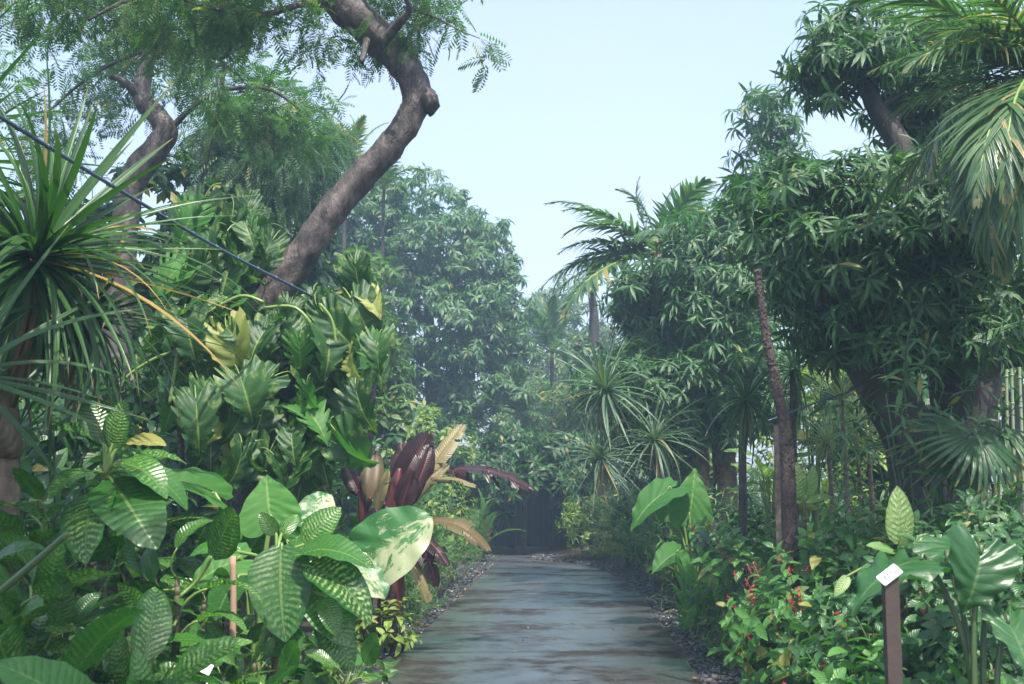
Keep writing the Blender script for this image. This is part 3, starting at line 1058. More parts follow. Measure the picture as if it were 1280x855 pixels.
# ------------------------------------------------------------------ leaning feathery tree with the burl
def leaning_tree():
    Y = 8.0
    base = gp(P(318, 500, Y).x, Y, -.1)
    t = thing('leaning_tree', 'tree with a thick bare brown trunk bent in an S and a round burl', 'tree', base)
    spec = [(316, 480, 8.0, 34), (322, 425, 8.0, 30), (338, 378, 8.0, 26), (378, 318, 8.0, 23), (430, 245, 8.0, 22), (472, 200, 8.0, 21), (503, 163, 8.0, 20), (520, 130, 8.0, 21), (517, 102, 8.0, 23), (497, 72, 8.0, 25), (462, 36, 7.9, 26), (425, 2, 7.8, 26), (375, -55, 7.7, 24), (330, -130, 7.7, 20), (300, -210, 7.8, 14)]
    pts = [base] + [P(a, b, c) for a, b, c, _ in spec]
    rad = [.24] + [.87 * d * c / F for _, _, c, d in spec]
    tube_obj('trunk', pts, rad, M['bark'], t, 26, 12, .15, 9)
    # burl: a lumpy rounded knot on the outer side of the bend
    a = Acc()
    c = P(537, 127, 7.95)
    n, m = 10, 14
    V = []
    for i in range(n + 1):
        th = math.pi * i / n
        for j in range(m):
            phi = 2 * math.pi * j / m
            v = Vector((math.sin(th) * math.cos(phi), math.sin(th) * math.sin(phi), math.cos(th)))
            q = v * .10 * (1 + .35 * noise.noise(v * 2.6))
            V.append((c + Vector((q.x * .75, q.y * 1.1, q.z * 1.05)))[:])
    a.add(V, [(i * m + j, i * m + (j + 1) % m, (i + 1) * m + (j + 1) % m, (i + 1) * m + j) for i in range(n) for j in range(m)])
    link('burl', a.mesh('burl', M['bark']), t)
    tube_obj('stub', [P(458, 50, 7.8), P(455, 65, 7.72), P(452, 78, 7.68)], [.03, .024, .02], M['bark'], t, 8, 3, .1)
    lim = [
        ([(480, 52), (498, 30), (512, 12), (505, -15), (520, -50)], .045),
        ([(505, 8), (545, 22), (575, 38), (600, 48)], .012),
        ([(430, 8), (380, 5), (330, 18), (270, 12), (215, -5)], .035),
        ([(380, -50), (310, -30), (240, -25), (160, 0), (110, 25)], .04),
        ([(330, 18), (300, 50), (275, 75)], .018),
        ([(425, 2), (470, -30), (540, -55), (600, -80)], .05),
    ]
    for L, r in lim:
        ps = [P(x, y, 7.8 - .12 * i) for i, (x, y) in enumerate(L)]
        tube_obj('limb', ps, [r * (1 - .75 * i / (len(ps) - 1)) for i in range(len(ps))], M['bark'], t, 7, 5, .12)
    blobs = [PB(560, 5, 7.6, 35, 26, .5), PB(500, 15, 7.6, 50, 35, .6), PB(480, 55, 8.2, 40, 22, .3), PB(400, 60, 8.2, 50, 40, .6), PB(330, 40, 7.8, 80, 60, .9), PB(250, 50, 8.0, 80, 70, 1.0), PB(375, 110, 8.4, 45, 30, .5),
             PB(300, -60, 7.8, 200, 60, 1.6), PB(500, -60, 7.6, 120, 50, 1.2), PB(100, 10, 8.0, 100, 60, 1.2)]
    pts, outs = crown_points(blobs, 900, 3, .1, .02, 1.3)
    for (x, y) in ((600, 55), (607, 62), (612, 70), (596, 52), (588, 46)):
        pts.append(P(x, y, 7.4)); outs.append(Vector((.4, 0, -.2)))
    a = Acc()
    sprays(a, pts, outs, 3, .23, spray_tpl(9, .035, .30, .7), 5)
    link('crown', a.mesh('crown', M['feather']), t)


leaning_tree()


def twisted_tree():
    Y = 11.0
    base = gp(P(140, 500, Y).x, Y, -.1)
    t = thing('twisted_tree', 'tree with a kinked bare trunk and broken stub among fine feathery leaves', 'tree', base)
    spec = [(148, 400, 17), (158, 260, 17), (172, 215, 17), (195, 185, 17), (208, 165, 15), (196, 145, 13), (178, 124, 12), (180, 95, 10), (188, 60, 9), (190, 20, 9), (186, -20, 9), (175, -80, 7)]
    pts = [base] + [P(a, b, Y) for a, b, _ in spec]
    rad = [.2] + [d * Y / F for _, _, d in spec]
    tube_obj('trunk', pts, rad, M['bark'], t, 14, 6, .15, 5)
    tube_obj('stub', [P(178, 124, Y), P(162, 108, Y - .1), P(148, 98, Y - .15), P(136, 95, Y - .2)], [.07, .05, .035, .03], M['bark_d'], t, 8, 3, .2, 9)
    for L, r in [([(190, 10), (160, 15), (135, 40)], .04), ([(215, -10), (240, 40), (262, 68), (282, 78)], .03), ([(282, 78), (268, 160), (252, 235)], .025), ([(185, 40), (230, 5), (300, -15)], .04),
                 ([(188, 60), (120, 90), (60, 140)], .03), ([(205, 170), (260, 120), (330, 110), (380, 140)], .04)]:
        ps = [P(x, y, Y - .1 * i) for i, (x, y) in enumerate(L)]
        tube_obj('limb', ps, [r * (1 - .7 * i / (len(ps) - 1)) for i in range(len(ps))], M['bark_d'], t, 6, 5, .12)
    blobs = [PB(50, 60, Y, 90, 90, 1.6), PB(130, 60, Y + .6, 70, 80, 1.4), PB(250, 90, Y, 70, 60, 1.4), PB(300, 140, Y + .4, 80, 60, 1.2), PB(220, 170, Y + .8, 70, 50, 1.0), PB(370, 150, Y + .6, 50, 40, .8), PB(60, 170, Y + .5, 100, 60, 1.2), PB(160, -30, Y, 180, 60, 2)]
    pts, outs = crown_points(blobs, 620, 8, .1, .10, 1.0)
    a = Acc()
    sprays(a, pts, outs, 3, .32, spray_tpl(9, .035, .30, .7), 6)
    link('crown', a.mesh('crown', M['feather']), t)


twisted_tree()


def added_shade_tree():  # out-of-view tree, added to throw dappled shade on the left bed
    b = gp(-2.9, 1.2)
    t = thing('added_shade_tree', 'unseen feathery tree added beside the path to shade the dumb canes', 'tree', b)
    tr = [b, Vector((-2.85, 1.25, 1.8)), Vector((-2.6, 1.5, 3.4)), Vector((-1.9, 2.0, 4.4)), Vector((-1.2, 2.4, 4.9))]
    tube_obj('trunk', tr, [.15, .13, .11, .07, .03], M['bark'], t, 12, 6, .14, 5)
    blobs = [(Vector((-.9, 2.0, 4.6)), (.9, .9, .4)), (Vector((-1.7, 2.5, 4.7)), (.9, .8, .45)), (Vector((-2.3, 2.9, 4.6)), (.8, .7, .4)), (Vector((-1.6, 1.5, 4.7)), (.9, .8, .4))]
    pts, outs = crown_points(blobs, 900, 13, .1, -.15, 1.3)
    limbs(t, catmull(tr, [0] * 5, 4)[0], pts, 12, 13, M['bark'], .03, .008, .5)
    a = Acc()
    sprays(a, pts, outs, 3, .26, spray_tpl(8, .05, .34, .7), 15)
    link('crown', a.mesh('crown', M['feather']), t)


added_shade_tree()


# ------------------------------------------------------------------ generic broadleaf tree
def leafy_tree(name, label, trunk_specs, blobs, n, k, L, tpl, mat, bark, seed, shell=.5, gap=-.1, gs=1.0, hang=.5, nlimb=12, group=None, up=.35, lowest=.5, limb_r=.05, per=9, crad=None):
    """trunk_specs: list of stems, each a list of (point, radius); the first starts on the ground"""
    base = Vector(trunk_specs[0][0][0])
    t = thing(name, label, 'tree', base, group)
    nodes_ = []
    for st in trunk_specs:
        ps = [Vector(p) for p, _ in st]
        tube_obj('trunk', ps, [r for _, r in st], bark, t, 12, 6, .14, 4)
        cp, _ = catmull(ps, [r for _, r in st], 4)
        nodes_ += cp
    tips, touts = crown_points(blobs, max(8, n // per), seed, shell, gap, gs, stray=.2)
    limbs(t, nodes_, tips, nlimb, seed, bark, limb_r, limb_r * .25, lowest)
    pts, outs = clumps(tips, touts, per, crad or L * 1.35, seed)
    a = Acc()
    whorls(a, pts, outs, k, L, TPL[tpl], seed, up, hang)
    link('crown', a.mesh('crown', mat), t)
    return t


# far dome-shaped mango tree
Y = 28.0
mb = gp(P(545, 600, Y).x, Y)
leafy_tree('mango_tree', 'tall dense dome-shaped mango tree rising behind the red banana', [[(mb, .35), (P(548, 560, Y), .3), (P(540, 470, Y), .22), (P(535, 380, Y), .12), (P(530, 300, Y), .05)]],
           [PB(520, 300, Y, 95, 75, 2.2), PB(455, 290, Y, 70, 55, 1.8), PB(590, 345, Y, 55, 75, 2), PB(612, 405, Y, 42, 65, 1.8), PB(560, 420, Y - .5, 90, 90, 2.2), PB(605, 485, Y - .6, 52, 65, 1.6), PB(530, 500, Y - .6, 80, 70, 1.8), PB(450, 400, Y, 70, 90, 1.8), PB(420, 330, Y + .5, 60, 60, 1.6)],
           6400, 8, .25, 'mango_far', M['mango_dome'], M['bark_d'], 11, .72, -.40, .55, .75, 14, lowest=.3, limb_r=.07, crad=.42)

# right: mid-distance mango tree with pale trunks
Y = 13.5
b1 = gp(P(868, 600, Y).x, Y)
leafy_tree('mango_tree', 'bushy mango tree with two pale grey trunks behind the elephant ears', [
    [(b1, .2), (P(868, 590, Y), .19), (P(872, 520, Y), .15), (P(868, 430, Y), .11), (P(880, 330, Y), .06)],
    [(gp(P(908, 600, Y).x, Y + .2), .18), (P(906, 590, Y + .2), .16), (P(902, 520, Y + .2), .13), (P(905, 420, Y + .1), .1), (P(945, 300, Y), .06), (P(960, 190, Y), .02)]],
    [PB(855, 330, Y, 48, 44, 1.1), PB(890, 420, Y - .2, 58, 85, 1.3), PB(832, 400, Y, 40, 78, 1.0), PB(845, 500, Y - .2, 66, 44, 1.1), PB(932, 330, Y, 36, 62, 1.0), PB(957, 138, Y, 12, 16, .3), PB(942, 165, Y, 14, 14, .3), PB(972, 168, Y, 15, 15, .3), PB(935, 195, Y + .1, 14, 12, .3), PB(960, 198, Y, 20, 14, .4), PB(985, 205, Y, 14, 14, .3), PB(950, 228, Y, 22, 16, .4), PB(962, 262, Y, 20, 30, .4), PB(912, 285, Y, 26, 28, .7), PB(815, 310, Y + .2, 18, 26, .5), PB(905, 490, Y, 52, 46, .9), PB(792, 470, Y - .3, 22, 34, .5), PB(802, 360, Y - .2, 20, 26, .5), PB(800, 530, Y - .5, 38, 36, .6), PB(850, 540, Y - .6, 40, 20, .5), PB(930, 515, Y, 36, 40, .6), PB(775, 500, Y - .2, 20, 34, .5)],
    4000, 9, .22, 'mango', M['mango'], M['bark_t'], 21, .2, -.12, 1.4, .6, 18, per=7, crad=.42)

# right: big dark tree with forked trunk
Y = 7.6
b2 = gp(P(1160, 620, Y).x, Y)
leafy_tree('forked_tree', 'big dark tree with a forked mossy trunk overhanging the flowering shrubs', [
    [(b2, .34), (P(1160, 600, Y), .27), (P(1125, 520, Y), .20), (P(1085, 455, Y), .17), (P(1040, 390, Y), .13), (P(1000, 365, Y), .07), (P(955, 355, Y - .1), .03)],
    [(P(1185, 640, Y), .25), (P(1200, 560, Y + .1), .24), (P(1205, 460, Y + .1), .25), (P(1195, 370, Y + .1), .2), (P(1150, 270, Y), .15), (P(1128, 190, Y), .095), (P(1100, 145, Y), .075), (P(1080, 105, Y), .06), (P(1068, 80, Y), .02)],
    [(P(1205, 480, Y), .14), (P(1245, 445, Y - .1), .11), (P(1300, 440, Y - .2), .09)]],
    [PB(1070, 262, Y, 62, 36, .8), PB(1005, 285, Y, 42, 50, .7), PB(1140, 320, Y - .3, 95, 46, .9), PB(1060, 335, Y - .3, 72, 42, .8), PB(1230, 355, Y - .1, 66, 48, .9), PB(1058, 38, Y, 18, 18, .35), PB(1038, 70, Y, 12, 14, .3), PB(1078, 62, Y, 22, 20, .4), PB(1060, 92, Y - .1, 26, 18, .4), PB(1092, 100, Y + .1, 22, 18, .35), PB(1035, 132, Y, 12, 8, .2), PB(1070, 122, Y, 14, 10, .25), PB(1105, 40, Y + .1, 20, 24, .35), PB(1135, 75, Y + .3, 24, 26, .35), PB(1160, 125, Y + .4, 26, 30, .35), PB(1185, 170, Y + .5, 30, 26, .4), PB(1175, 60, Y + .5, 26, 26, .35), PB(1245, 215, Y + .7, 50, 60, .6), PB(1120, 390, Y - .3, 66, 36, .6), PB(1062, 415, Y - .5, 20, 30, .3), PB(1100, 440, Y - .5, 16, 20, .25), PB(1190, 420, Y - .6, 32, 30, .35), PB(1010, 345, Y - .3, 30, 18, .3), PB(985, 240, Y + .2, 16, 22, .3)],
    3500, 9, .165, 'mango', M['mango'], M['bark_d'], 31, .2, -.08, 1.9, .6, 26, limb_r=.035, per=7, crad=.33)


# ------------------------------------------------------------------ trees far behind
def back_tree(label, px, Y, top, wid, mat, seed, tpl='mango_far', L=.3, k=7, n=900, gap=-.25, group='trees closing the view behind the garden', bottom=560, name='background_tree', shell=.6):
    b = gp(P(px, 600, Y).x, Y)
    r = random.Random(seed)
    h = (bottom - top) / 2
    bl = []
    for i in range(7):
        f = i / 6
        bl.append(PB(px + r.uniform(-.5, .5) * wid, top + h * .55 + f * h * 1.1, Y + r.uniform(-.8, .8), wid * r.uniform(.5, .8), h * r.uniform(.4, .6), wid * Y / F * .7))
    return leafy_tree(name, label, [[(b, .22), (P(px, 560, Y), .2), (P(px + r.uniform(-10, 10), (top + bottom) / 2, Y), .12), (P(px, top + h * .5, Y), .04)]], bl, n, k, L, tpl, mat, M['bark_d'], seed, shell, gap, .8, .5, 7, group)


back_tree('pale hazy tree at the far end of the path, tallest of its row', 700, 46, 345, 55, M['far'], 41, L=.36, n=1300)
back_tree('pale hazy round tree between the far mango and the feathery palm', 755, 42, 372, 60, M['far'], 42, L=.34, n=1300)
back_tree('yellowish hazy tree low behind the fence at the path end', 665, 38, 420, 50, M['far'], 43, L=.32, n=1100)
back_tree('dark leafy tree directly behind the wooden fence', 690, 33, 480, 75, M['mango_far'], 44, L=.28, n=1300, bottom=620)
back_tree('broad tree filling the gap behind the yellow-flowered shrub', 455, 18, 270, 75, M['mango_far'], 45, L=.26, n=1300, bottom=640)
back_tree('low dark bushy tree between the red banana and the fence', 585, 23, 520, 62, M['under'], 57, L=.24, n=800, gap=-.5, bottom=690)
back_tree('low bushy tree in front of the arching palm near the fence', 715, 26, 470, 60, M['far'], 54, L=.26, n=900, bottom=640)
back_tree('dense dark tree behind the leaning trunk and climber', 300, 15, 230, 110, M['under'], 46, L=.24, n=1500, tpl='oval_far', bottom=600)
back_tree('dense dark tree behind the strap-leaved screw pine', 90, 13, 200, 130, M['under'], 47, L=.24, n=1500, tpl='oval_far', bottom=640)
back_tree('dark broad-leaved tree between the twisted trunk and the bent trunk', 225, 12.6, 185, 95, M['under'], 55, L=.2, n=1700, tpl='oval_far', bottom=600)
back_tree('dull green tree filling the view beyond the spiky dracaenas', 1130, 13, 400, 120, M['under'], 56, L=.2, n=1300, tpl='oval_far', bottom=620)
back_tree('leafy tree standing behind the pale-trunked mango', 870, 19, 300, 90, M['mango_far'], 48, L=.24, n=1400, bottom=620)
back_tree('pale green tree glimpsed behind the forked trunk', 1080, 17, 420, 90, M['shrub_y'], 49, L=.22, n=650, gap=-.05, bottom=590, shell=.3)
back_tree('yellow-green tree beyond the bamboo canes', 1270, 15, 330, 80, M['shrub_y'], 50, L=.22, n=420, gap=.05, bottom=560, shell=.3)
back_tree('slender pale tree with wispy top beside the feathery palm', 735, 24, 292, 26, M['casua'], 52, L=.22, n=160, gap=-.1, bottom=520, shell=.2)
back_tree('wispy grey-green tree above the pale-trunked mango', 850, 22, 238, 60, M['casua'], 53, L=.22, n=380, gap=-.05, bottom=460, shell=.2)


def needle_tree():
    Y = 14.0
    b = gp(P(345, 600, Y).x, Y)
    t = thing('casuarina_tree', 'blue-green tree with drooping needle sprays left of the thin palm', 'tree', b)
    t['label'] = 'blue-green tree with drooping needle sprays behind the bent trunk'
    tube_obj('trunk', [b, P(345, 500, Y), P(338, 300, Y), P(340, 130, Y)], [.16, .14, .09, .03], M['bark_d'], t, 10, 5, .1)
    blobs = [PB(340, 180, Y, 60, 45, .9), PB(310, 230, Y, 70, 40, .9), PB(375, 215, Y, 50, 50, .8), PB(290, 180, Y, 50, 40, .8), PB(400, 170, Y, 30, 25, .4), PB(330, 280, Y, 70, 40, .9)]
    pts, outs = crown_points(blobs, 900, 61, .2, -.2, 1.1)
    limbs(t, catmull([b, P(345, 500, Y), P(338, 300, Y), P(340, 130, Y)], [0] * 4, 5)[0], pts, 12, 61, M['bark_d'], .03, .008, .6)
    a = Acc()
    sprays(a, pts, outs, 5, .42, spray_tpl(10, .022, .20, 1.3, seed=4), 9, .7, .7)
    link('crown', a.mesh('crown', M['casua']), t)


needle_tree()


# ------------------------------------------------------------------ palms
def frond_meshes(name, k, mats, **kw):
    out = []
    for i in range(k):
        a = Acc()
        kk = dict(kw)
        kk['droop'] = kw.get('droop', 1.0) * (.7 + .25 * i)
        frond(a, seed=i + 5, **kk)
        out.append(a.mesh(name, mats))
    return out


FR_COCO = frond_meshes('frond', 4, [M['palm'], M['petiole']], nl=60, leaf=.32, wid=.0145, droop=1.0, a0=-.25, hang=.8, rach=.011, vee=.25, ns=4)
FR_FAR = frond_meshes('frond', 3, [M['palm'], M['petiole']], nl=30, leaf=.30, wid=.034, droop=1.3, a0=-.5, hang=.8, rach=.012)
FR_YEL = frond_meshes('frond', 3, [M['palm_y'], M['petiole']], nl=30, leaf=.26, wid=.034, droop=1.2, a0=-.5, hang=.6, rach=.014)
FR_FERN = frond_meshes('frond', 3, [M['fern'], M['petiole']], nl=30, leaf=.17, wid=.034, droop=1.2, a0=-.5, hang=.2, rach=.008, ns=2)
FR_CYC = frond_meshes('frond', 3, [M['shrub_d'], M['petiole_d']], nl=28, leaf=.3, wid=.04, droop=1.0, a0=-.4, hang=.3, rach=.01)


def palm(label, centre, ground_xy, fr, n, L, bark, r=.12, els=(-20, 75), seed=0, azs=None, name='palm_tree', group=None, dirs=None, cat='palm'):
    b = gp(*ground_xy)
    t = thing(name, label, cat, b, group)
    c = Vector(centre)
    tube_obj('trunk', [b, b.lerp(c, .4) + Vector((.05, 0, 0)), b.lerp(c, .8), c], [r * 1.25, r, r * .9, r * .7], bark, t, 12, 8, .06, 8)
    rr = random.Random(seed)
    for k in range(n):
        if dirs and k < len(dirs):
            d = Vector(dirs[k]) - c
            Lk = d.length
            d.normalize()
        else:
            f = k / n
            az = (azs[0] + (azs[1] - azs[0]) * rr.random()) if azs else k * 2.4
            el = R(els[1] + (els[0] - els[1]) * f + rr.uniform(-8, 8))
            d = Vector((math.cos(az) * math.cos(el), math.sin(az) * math.cos(el), math.sin(el)))
            Lk = L * rr.uniform(.85, 1.1)
        up = Vector((0, 0, 1)) + Vector((rr.uniform(-.2, .2), rr.uniform(-.2, .2), 0))
        if abs(d.z) > .9:
            up = Vector((-d.x, -d.y, .2))
        link('frond', fr[rr.randrange(len(fr))], t, frame(c, d, up) @ Matrix.Diagonal((Lk, Lk, Lk, 1)))
    return t


# overhanging palm, crown just beyond the right border of the picture
Y = 5.6
cp = P(1318, 95, Y)
dd = [P(1045, -25, Y - .2), P(1085, 100, Y - .3), P(1120, 190, Y - .4), P(1165, 265, Y - .3), P(1205, 320, Y - .5), P(1250, 350, Y - .4), P(1130, -70, Y), P(1095, 30, Y + .5), P(1205, 215, Y - 1.0), P(1265, 290, Y - 1.0), P(1290, 360, Y - .2), P(1200, -20, Y - .8), P(1125, 75, Y - .6), P(1150, 20, Y - .5), P(1165, 150, Y + .4), P(1225, 175, Y - .3), P(1095, 150, Y + .2), P(1180, 225, Y + .3)]
palm('coconut palm with long drooping fronds and drying leaflets overhanging the forked tree', cp, (cp.x + .35, Y + .3), FR_COCO, 23, 1.5, M['bark_t'], .13, (-45, 60), 3, dirs=dd)

Y = 15.0
cp = P(822, 315, Y)
palm('feathery palm arching over the spiky screw pine beside the path end', cp, (cp.x + .1, Y + .1), FR_FAR, 18, 1.9, M['bark_t'], .12, (-35, 80), 5,
     dirs=[P(690, 300, Y), P(680, 380, Y - .3), P(700, 350, Y - .6), P(822, 215, Y), P(755, 240, Y + .3), P(700, 420, Y - .5), P(870, 235, Y), P(720, 440, Y - 1)])
Y = 19.0
cp = P(432, 215, Y)
palm('thin yellow-green palm behind the bent trunk', cp, (cp.x, Y), FR_YEL, 13, 1.3, M['bark_d'], .045, (5, 85), 6, dirs=[P(436, 128, Y), P(412, 160, Y), P(455, 165, Y), P(425, 140, Y)])
Y = 21.0
cp = P(480, 235, Y)
palm('small green palm peeping over the dome-shaped mango', cp, (cp.x, Y), FR_FAR, 12, 1.1, M['bark_d'], .04, (-10, 80), 7, dirs=[P(535, 215, Y), P(525, 180, Y)])
Y = 30.0
cp = P(690, 440, Y)
palm('low arching palm beside the dome-shaped mango', cp, (cp.x, Y), FR_FAR, 12, 1.9, M['bark_d'], .07, (-20, 70), 8)
Y = 27.0
cp = P(650, 520, Y)
palm('short palm behind the tattered banana leaves', cp, (cp.x, Y), FR_FAR, 11, 1.5, M['bark_t'], .1, (-20, 70), 9)


# ------------------------------------------------------------------ strap-leaved plants
def rosette(t, c, n, L, els, seed, kind='strap', axis=(0, 0, 1), jit=.15):
    r = random.Random(seed)
    c = Vector(c)
    q = Vector((0, 0, 1)).rotation_difference(Vector(axis).normalized())
    for k in range(n):
        az = k * 2.39996 + r.uniform(-.2, .2)
        el = R(els[1] + (els[0] - els[1]) * (k / n) + r.uniform(-7, 7))
        d = q @ Vector((math.cos(az) * math.cos(el), math.sin(az) * math.cos(el), math.sin(el)))
        up = q @ Vector((-math.cos(az) * math.sin(el), -math.sin(az) * math.sin(el), math.cos(el)))
        Lk = L * r.uniform(.75, 1.15)
        v = LV[kind]
        link('leaf', v[r.randrange(len(v))], t, frame(c + d * .03, d, up + Vector((0, 0, .3))) @ Matrix.Diagonal((Lk, Lk, Lk, 1)))


def screw_pine(label, base, stems, leaf=1.0, bark='bark_t', name='screw_pine', cat='plant', r=.05, group=None, rs=0, kind='strap'):
    """stems: (points, n leaves, length, (lowest, highest elevation))"""
    t = thing(name, label, cat, base, group)
    for i, (ps, n, L, els) in enumerate(stems):
        tube_obj('stem', ps, [r * (1 - .35 * j / (len(ps) - 1)) for j in range(len(ps))], M[bark], t, 9, 5, .1, 9)
        ax = (Vector(ps[-1]) - Vector(ps[-2])).normalized() + Vector((0, 0, .3))
        rosette(t, ps[-1], n, L, els, 70 + i + rs, kind, axis=ax)
        rosette(t, Vector(ps[-1]) - Vector((0, 0, .04)), max(3, n // 9), L * .7, (-75, -40), 90 + i + rs, 'drystrap')
    return t


Y = 5.4
sb = gp(P(15, 600, Y).x, Y)
screw_pine('large screw pine with fans of long strap leaves under the sloping hose', sb, [
    ([sb, P(5, 560, Y), P(-5, 440, Y), P(0, 370, Y), P(40, 325, Y - .1)], 200, 1.12, (-50, 62)),
    ([P(10, 470, Y), P(60, 430, Y + .3), P(105, 400, Y + .3)], 70, .85, (-40, 60)),
    ([P(5, 440, Y), P(-60, 330, Y + .2), P(-75, 205, Y + .3)], 60, 1.0, (-30, 75)),
    ([P(10, 560, Y), P(-30, 500, Y - .5), P(-45, 470, Y - .8)], 34, .75, (-40, 60))], r=.085)

Y = 12.3
sb = gp(right_edge(Y) + .35, Y)
screw_pine('spiky screw pine with thin grey-green leaves leaning from the border below the feathery palm', sb, [
    ([sb, P(815, 590, Y), P(785, 535, Y), P(758, 488, Y - .2)], 105, .82, (-60, 80)),
    ([P(825, 615, Y), P(790, 600, Y - .2), P(752, 572, Y - .4)], 85, .68, (-60, 75)),
    ([P(825, 610, Y), P(820, 580, Y - .2), P(818, 550, Y - .3)], 75, .7, (-60, 70))], r=.045, bark='bark_d', kind='thin')

Y = 9.5
sb = gp(P(990, 600, Y).x, Y)
screw_pine('small dark palm-like plant with drooping narrow leaves behind the studded trunk', sb, [([sb, P(990, 560, Y), P(992, 500, Y), P(992, 462, Y)], 60, .62, (-60, 75))], r=.05, bark='bark_d', rs=9)
Y = 8.4
sb = gp(P(925, 640, Y).x, Y)
screw_pine('dark strap-leaved plant hanging beside the pale mango trunk', sb, [([sb, P(928, 560, Y), P(932, 500, Y)], 50, .55, (-70, 60))], r=.04, bark='bark_d', rs=19)


def spiky_plant(label, px, py, Y, L, n=60, rs=0):
    b = gp(P(px, 640, Y).x, Y)
    t = thing('dracaena_plant', label, 'plant', b, 'pale spiky dracaenas')
    c = P(px, py, Y)
    tube_obj('stem', [b, b.lerp(c, .5) + Vector((.03, 0, 0)), c], [.03, .025, .018], M['bark_t'], t, 7, 4)
    a = Acc()
    tpl = strip_leaf(prof_strap, .05, 4, 1, .3, .5, -.1)
    r = np.random.default_rng(rs)
    k = np.arange(n)
    az = k * 2.4
    el = np.radians(80 - 115 * k / n + r.normal(0, 7, n))
    D = np.stack([np.cos(az) * np.cos(el), np.sin(az) * np.cos(el), np.sin(el)], 1)
    scatter(a, tpl, np.array([c[:]]) + D * .02, D, np.tile([0, 0, 1.0], (n, 1)), L * r.uniform(.75, 1.1, n), r.random(n))
    link('leaf_rosette', a.mesh('leaf_rosette', M['spiky']), t)


for i, (px, py, lab) in enumerate([(1052, 500, 'pale spiky dracaena rosette, highest against the forked trunk'), (1035, 555, 'pale spiky dracaena rosette low beside the studded trunk'), (1085, 560, 'pale spiky dracaena rosette at the foot of the forked trunk'), (1070, 535, 'pale spiky dracaena rosette tucked between its neighbours')]):
    spiky_plant(lab, px, py, 8.8 + .3 * i, .36, 64, i)


# fan palm by the right border
Y = 6.0
fb = gp(P(1235, 640, Y).x, Y)
t = thing('fan_palm', 'fan palm with round pleated leaves beside the bamboo canes', 'palm', fb)
for (bx, by, tx, ty, dy, i) in [(1220, 545, 1216, 592, -.1, 0), (1250, 535, 1272, 568, .1, 1), (1200, 560, 1184, 590, .15, 1)]:
    put_leaf(t, 'fan', P(bx, by, Y + dy), P(tx, ty, Y + dy - .25), CAMV, root=fb + Vector((0, 0, .1)), i=i, pr=.008, bow=.05)


# ------------------------------------------------------------------ climber on the leaning tree
def climber():
    Y = 7.9
    b = gp(P(330, 620, Y).x, Y)
    t = thing('climbing_vine', 'climber of huge heart-shaped split leaves smothering the leaning trunk', 'climber', b)
    r = random.Random(5)
    stems = [[(330, 640), (325, 540), (335, 440), (350, 370)], [(280, 650), (270, 520), (268, 400), (285, 300)], [(400, 640), (410, 540), (425, 450), (440, 380)], [(230, 640), (225, 500), (232, 400)]]
    for s in stems:
        tube_obj('stem', [P(x, y, Y + .1) for x, y in s], .028, M['cane'], t, 7, 5, .15, 8)
    poly = [(205, 330), (255, 268), (330, 240), (352, 330), (372, 360), (415, 335), (470, 360), (488, 420), (470, 470), (440, 520), (425, 580), (370, 610), (300, 600), (240, 575), (205, 480)]

    def inside(x, y):
        c = False
        for i in range(len(poly)):
            x1, y1 = poly[i]
            x2, y2 = poly[i - 1]
            if (y1 > y) != (y2 > y) and x < (x2 - x1) * (y - y1) / (y2 - y1) + x1:
                c = not c
        return c
    n = 0
    while n < 270:
        x, y = r.uniform(195, 495), r.uniform(245, 615)
        if not inside(x, y + 25):
            continue
        if y < 372 and abs((x - 338) * 133 + (y - 378) * 92) / 161.7 < 42:
            continue
        n += 1
        dY = Y - r.uniform(-.35, .75) - .35 * (y - 250) / 350
        L = r.uniform(.17, .47)
        sx = r.gauss(0, .35) + (x - 340) / 600
        d = Vector((sx, -r.uniform(-.2, .7), -r.uniform(.35, 1.1))).normalized()
        up = Vector((r.gauss(0, .7), -r.uniform(.35, 1), r.uniform(-.1, 1.2)))
        bs = P(x, y, dY)
        k = 'torn' if r.random() < .12 else 'pothos'
        put_leaf(t, k, bs, bs + d * L, up)
    # the large yellow-edged ones that catch the sun
    for (x, y, tx, ty, dY) in [(300, 470, 322, 530, 6.9), (245, 500, 250, 570, 6.7), (440, 375, 478, 440, 7.4), (290, 330, 262, 385, 7.2), (425, 400, 440, 460, 7.2), (305, 275, 318, 312, 7.4), (232, 395, 240, 455, 6.9)]:
        put_leaf(t, 'pothos', P(x, y, dY), P(tx, ty, dY - .15), Vector((random.uniform(-.3, .3), -1, .6)), wide=1.1)
    # arching petioles that show against the dark
    for L in ([(330, 378), (300, 370), (258, 392)], [(330, 385), (370, 385), (400, 420)], [(215, 440), (190, 450), (160, 470), (147, 490)], [(222, 440), (218, 470), (212, 505)], [(400, 380), (415, 400), (420, 430)]):
        tube_obj('petiole', [P(x, y, 7.0) for x, y in L], [.012] * len(L), M['petiole'], t, 6, 5)


climber()

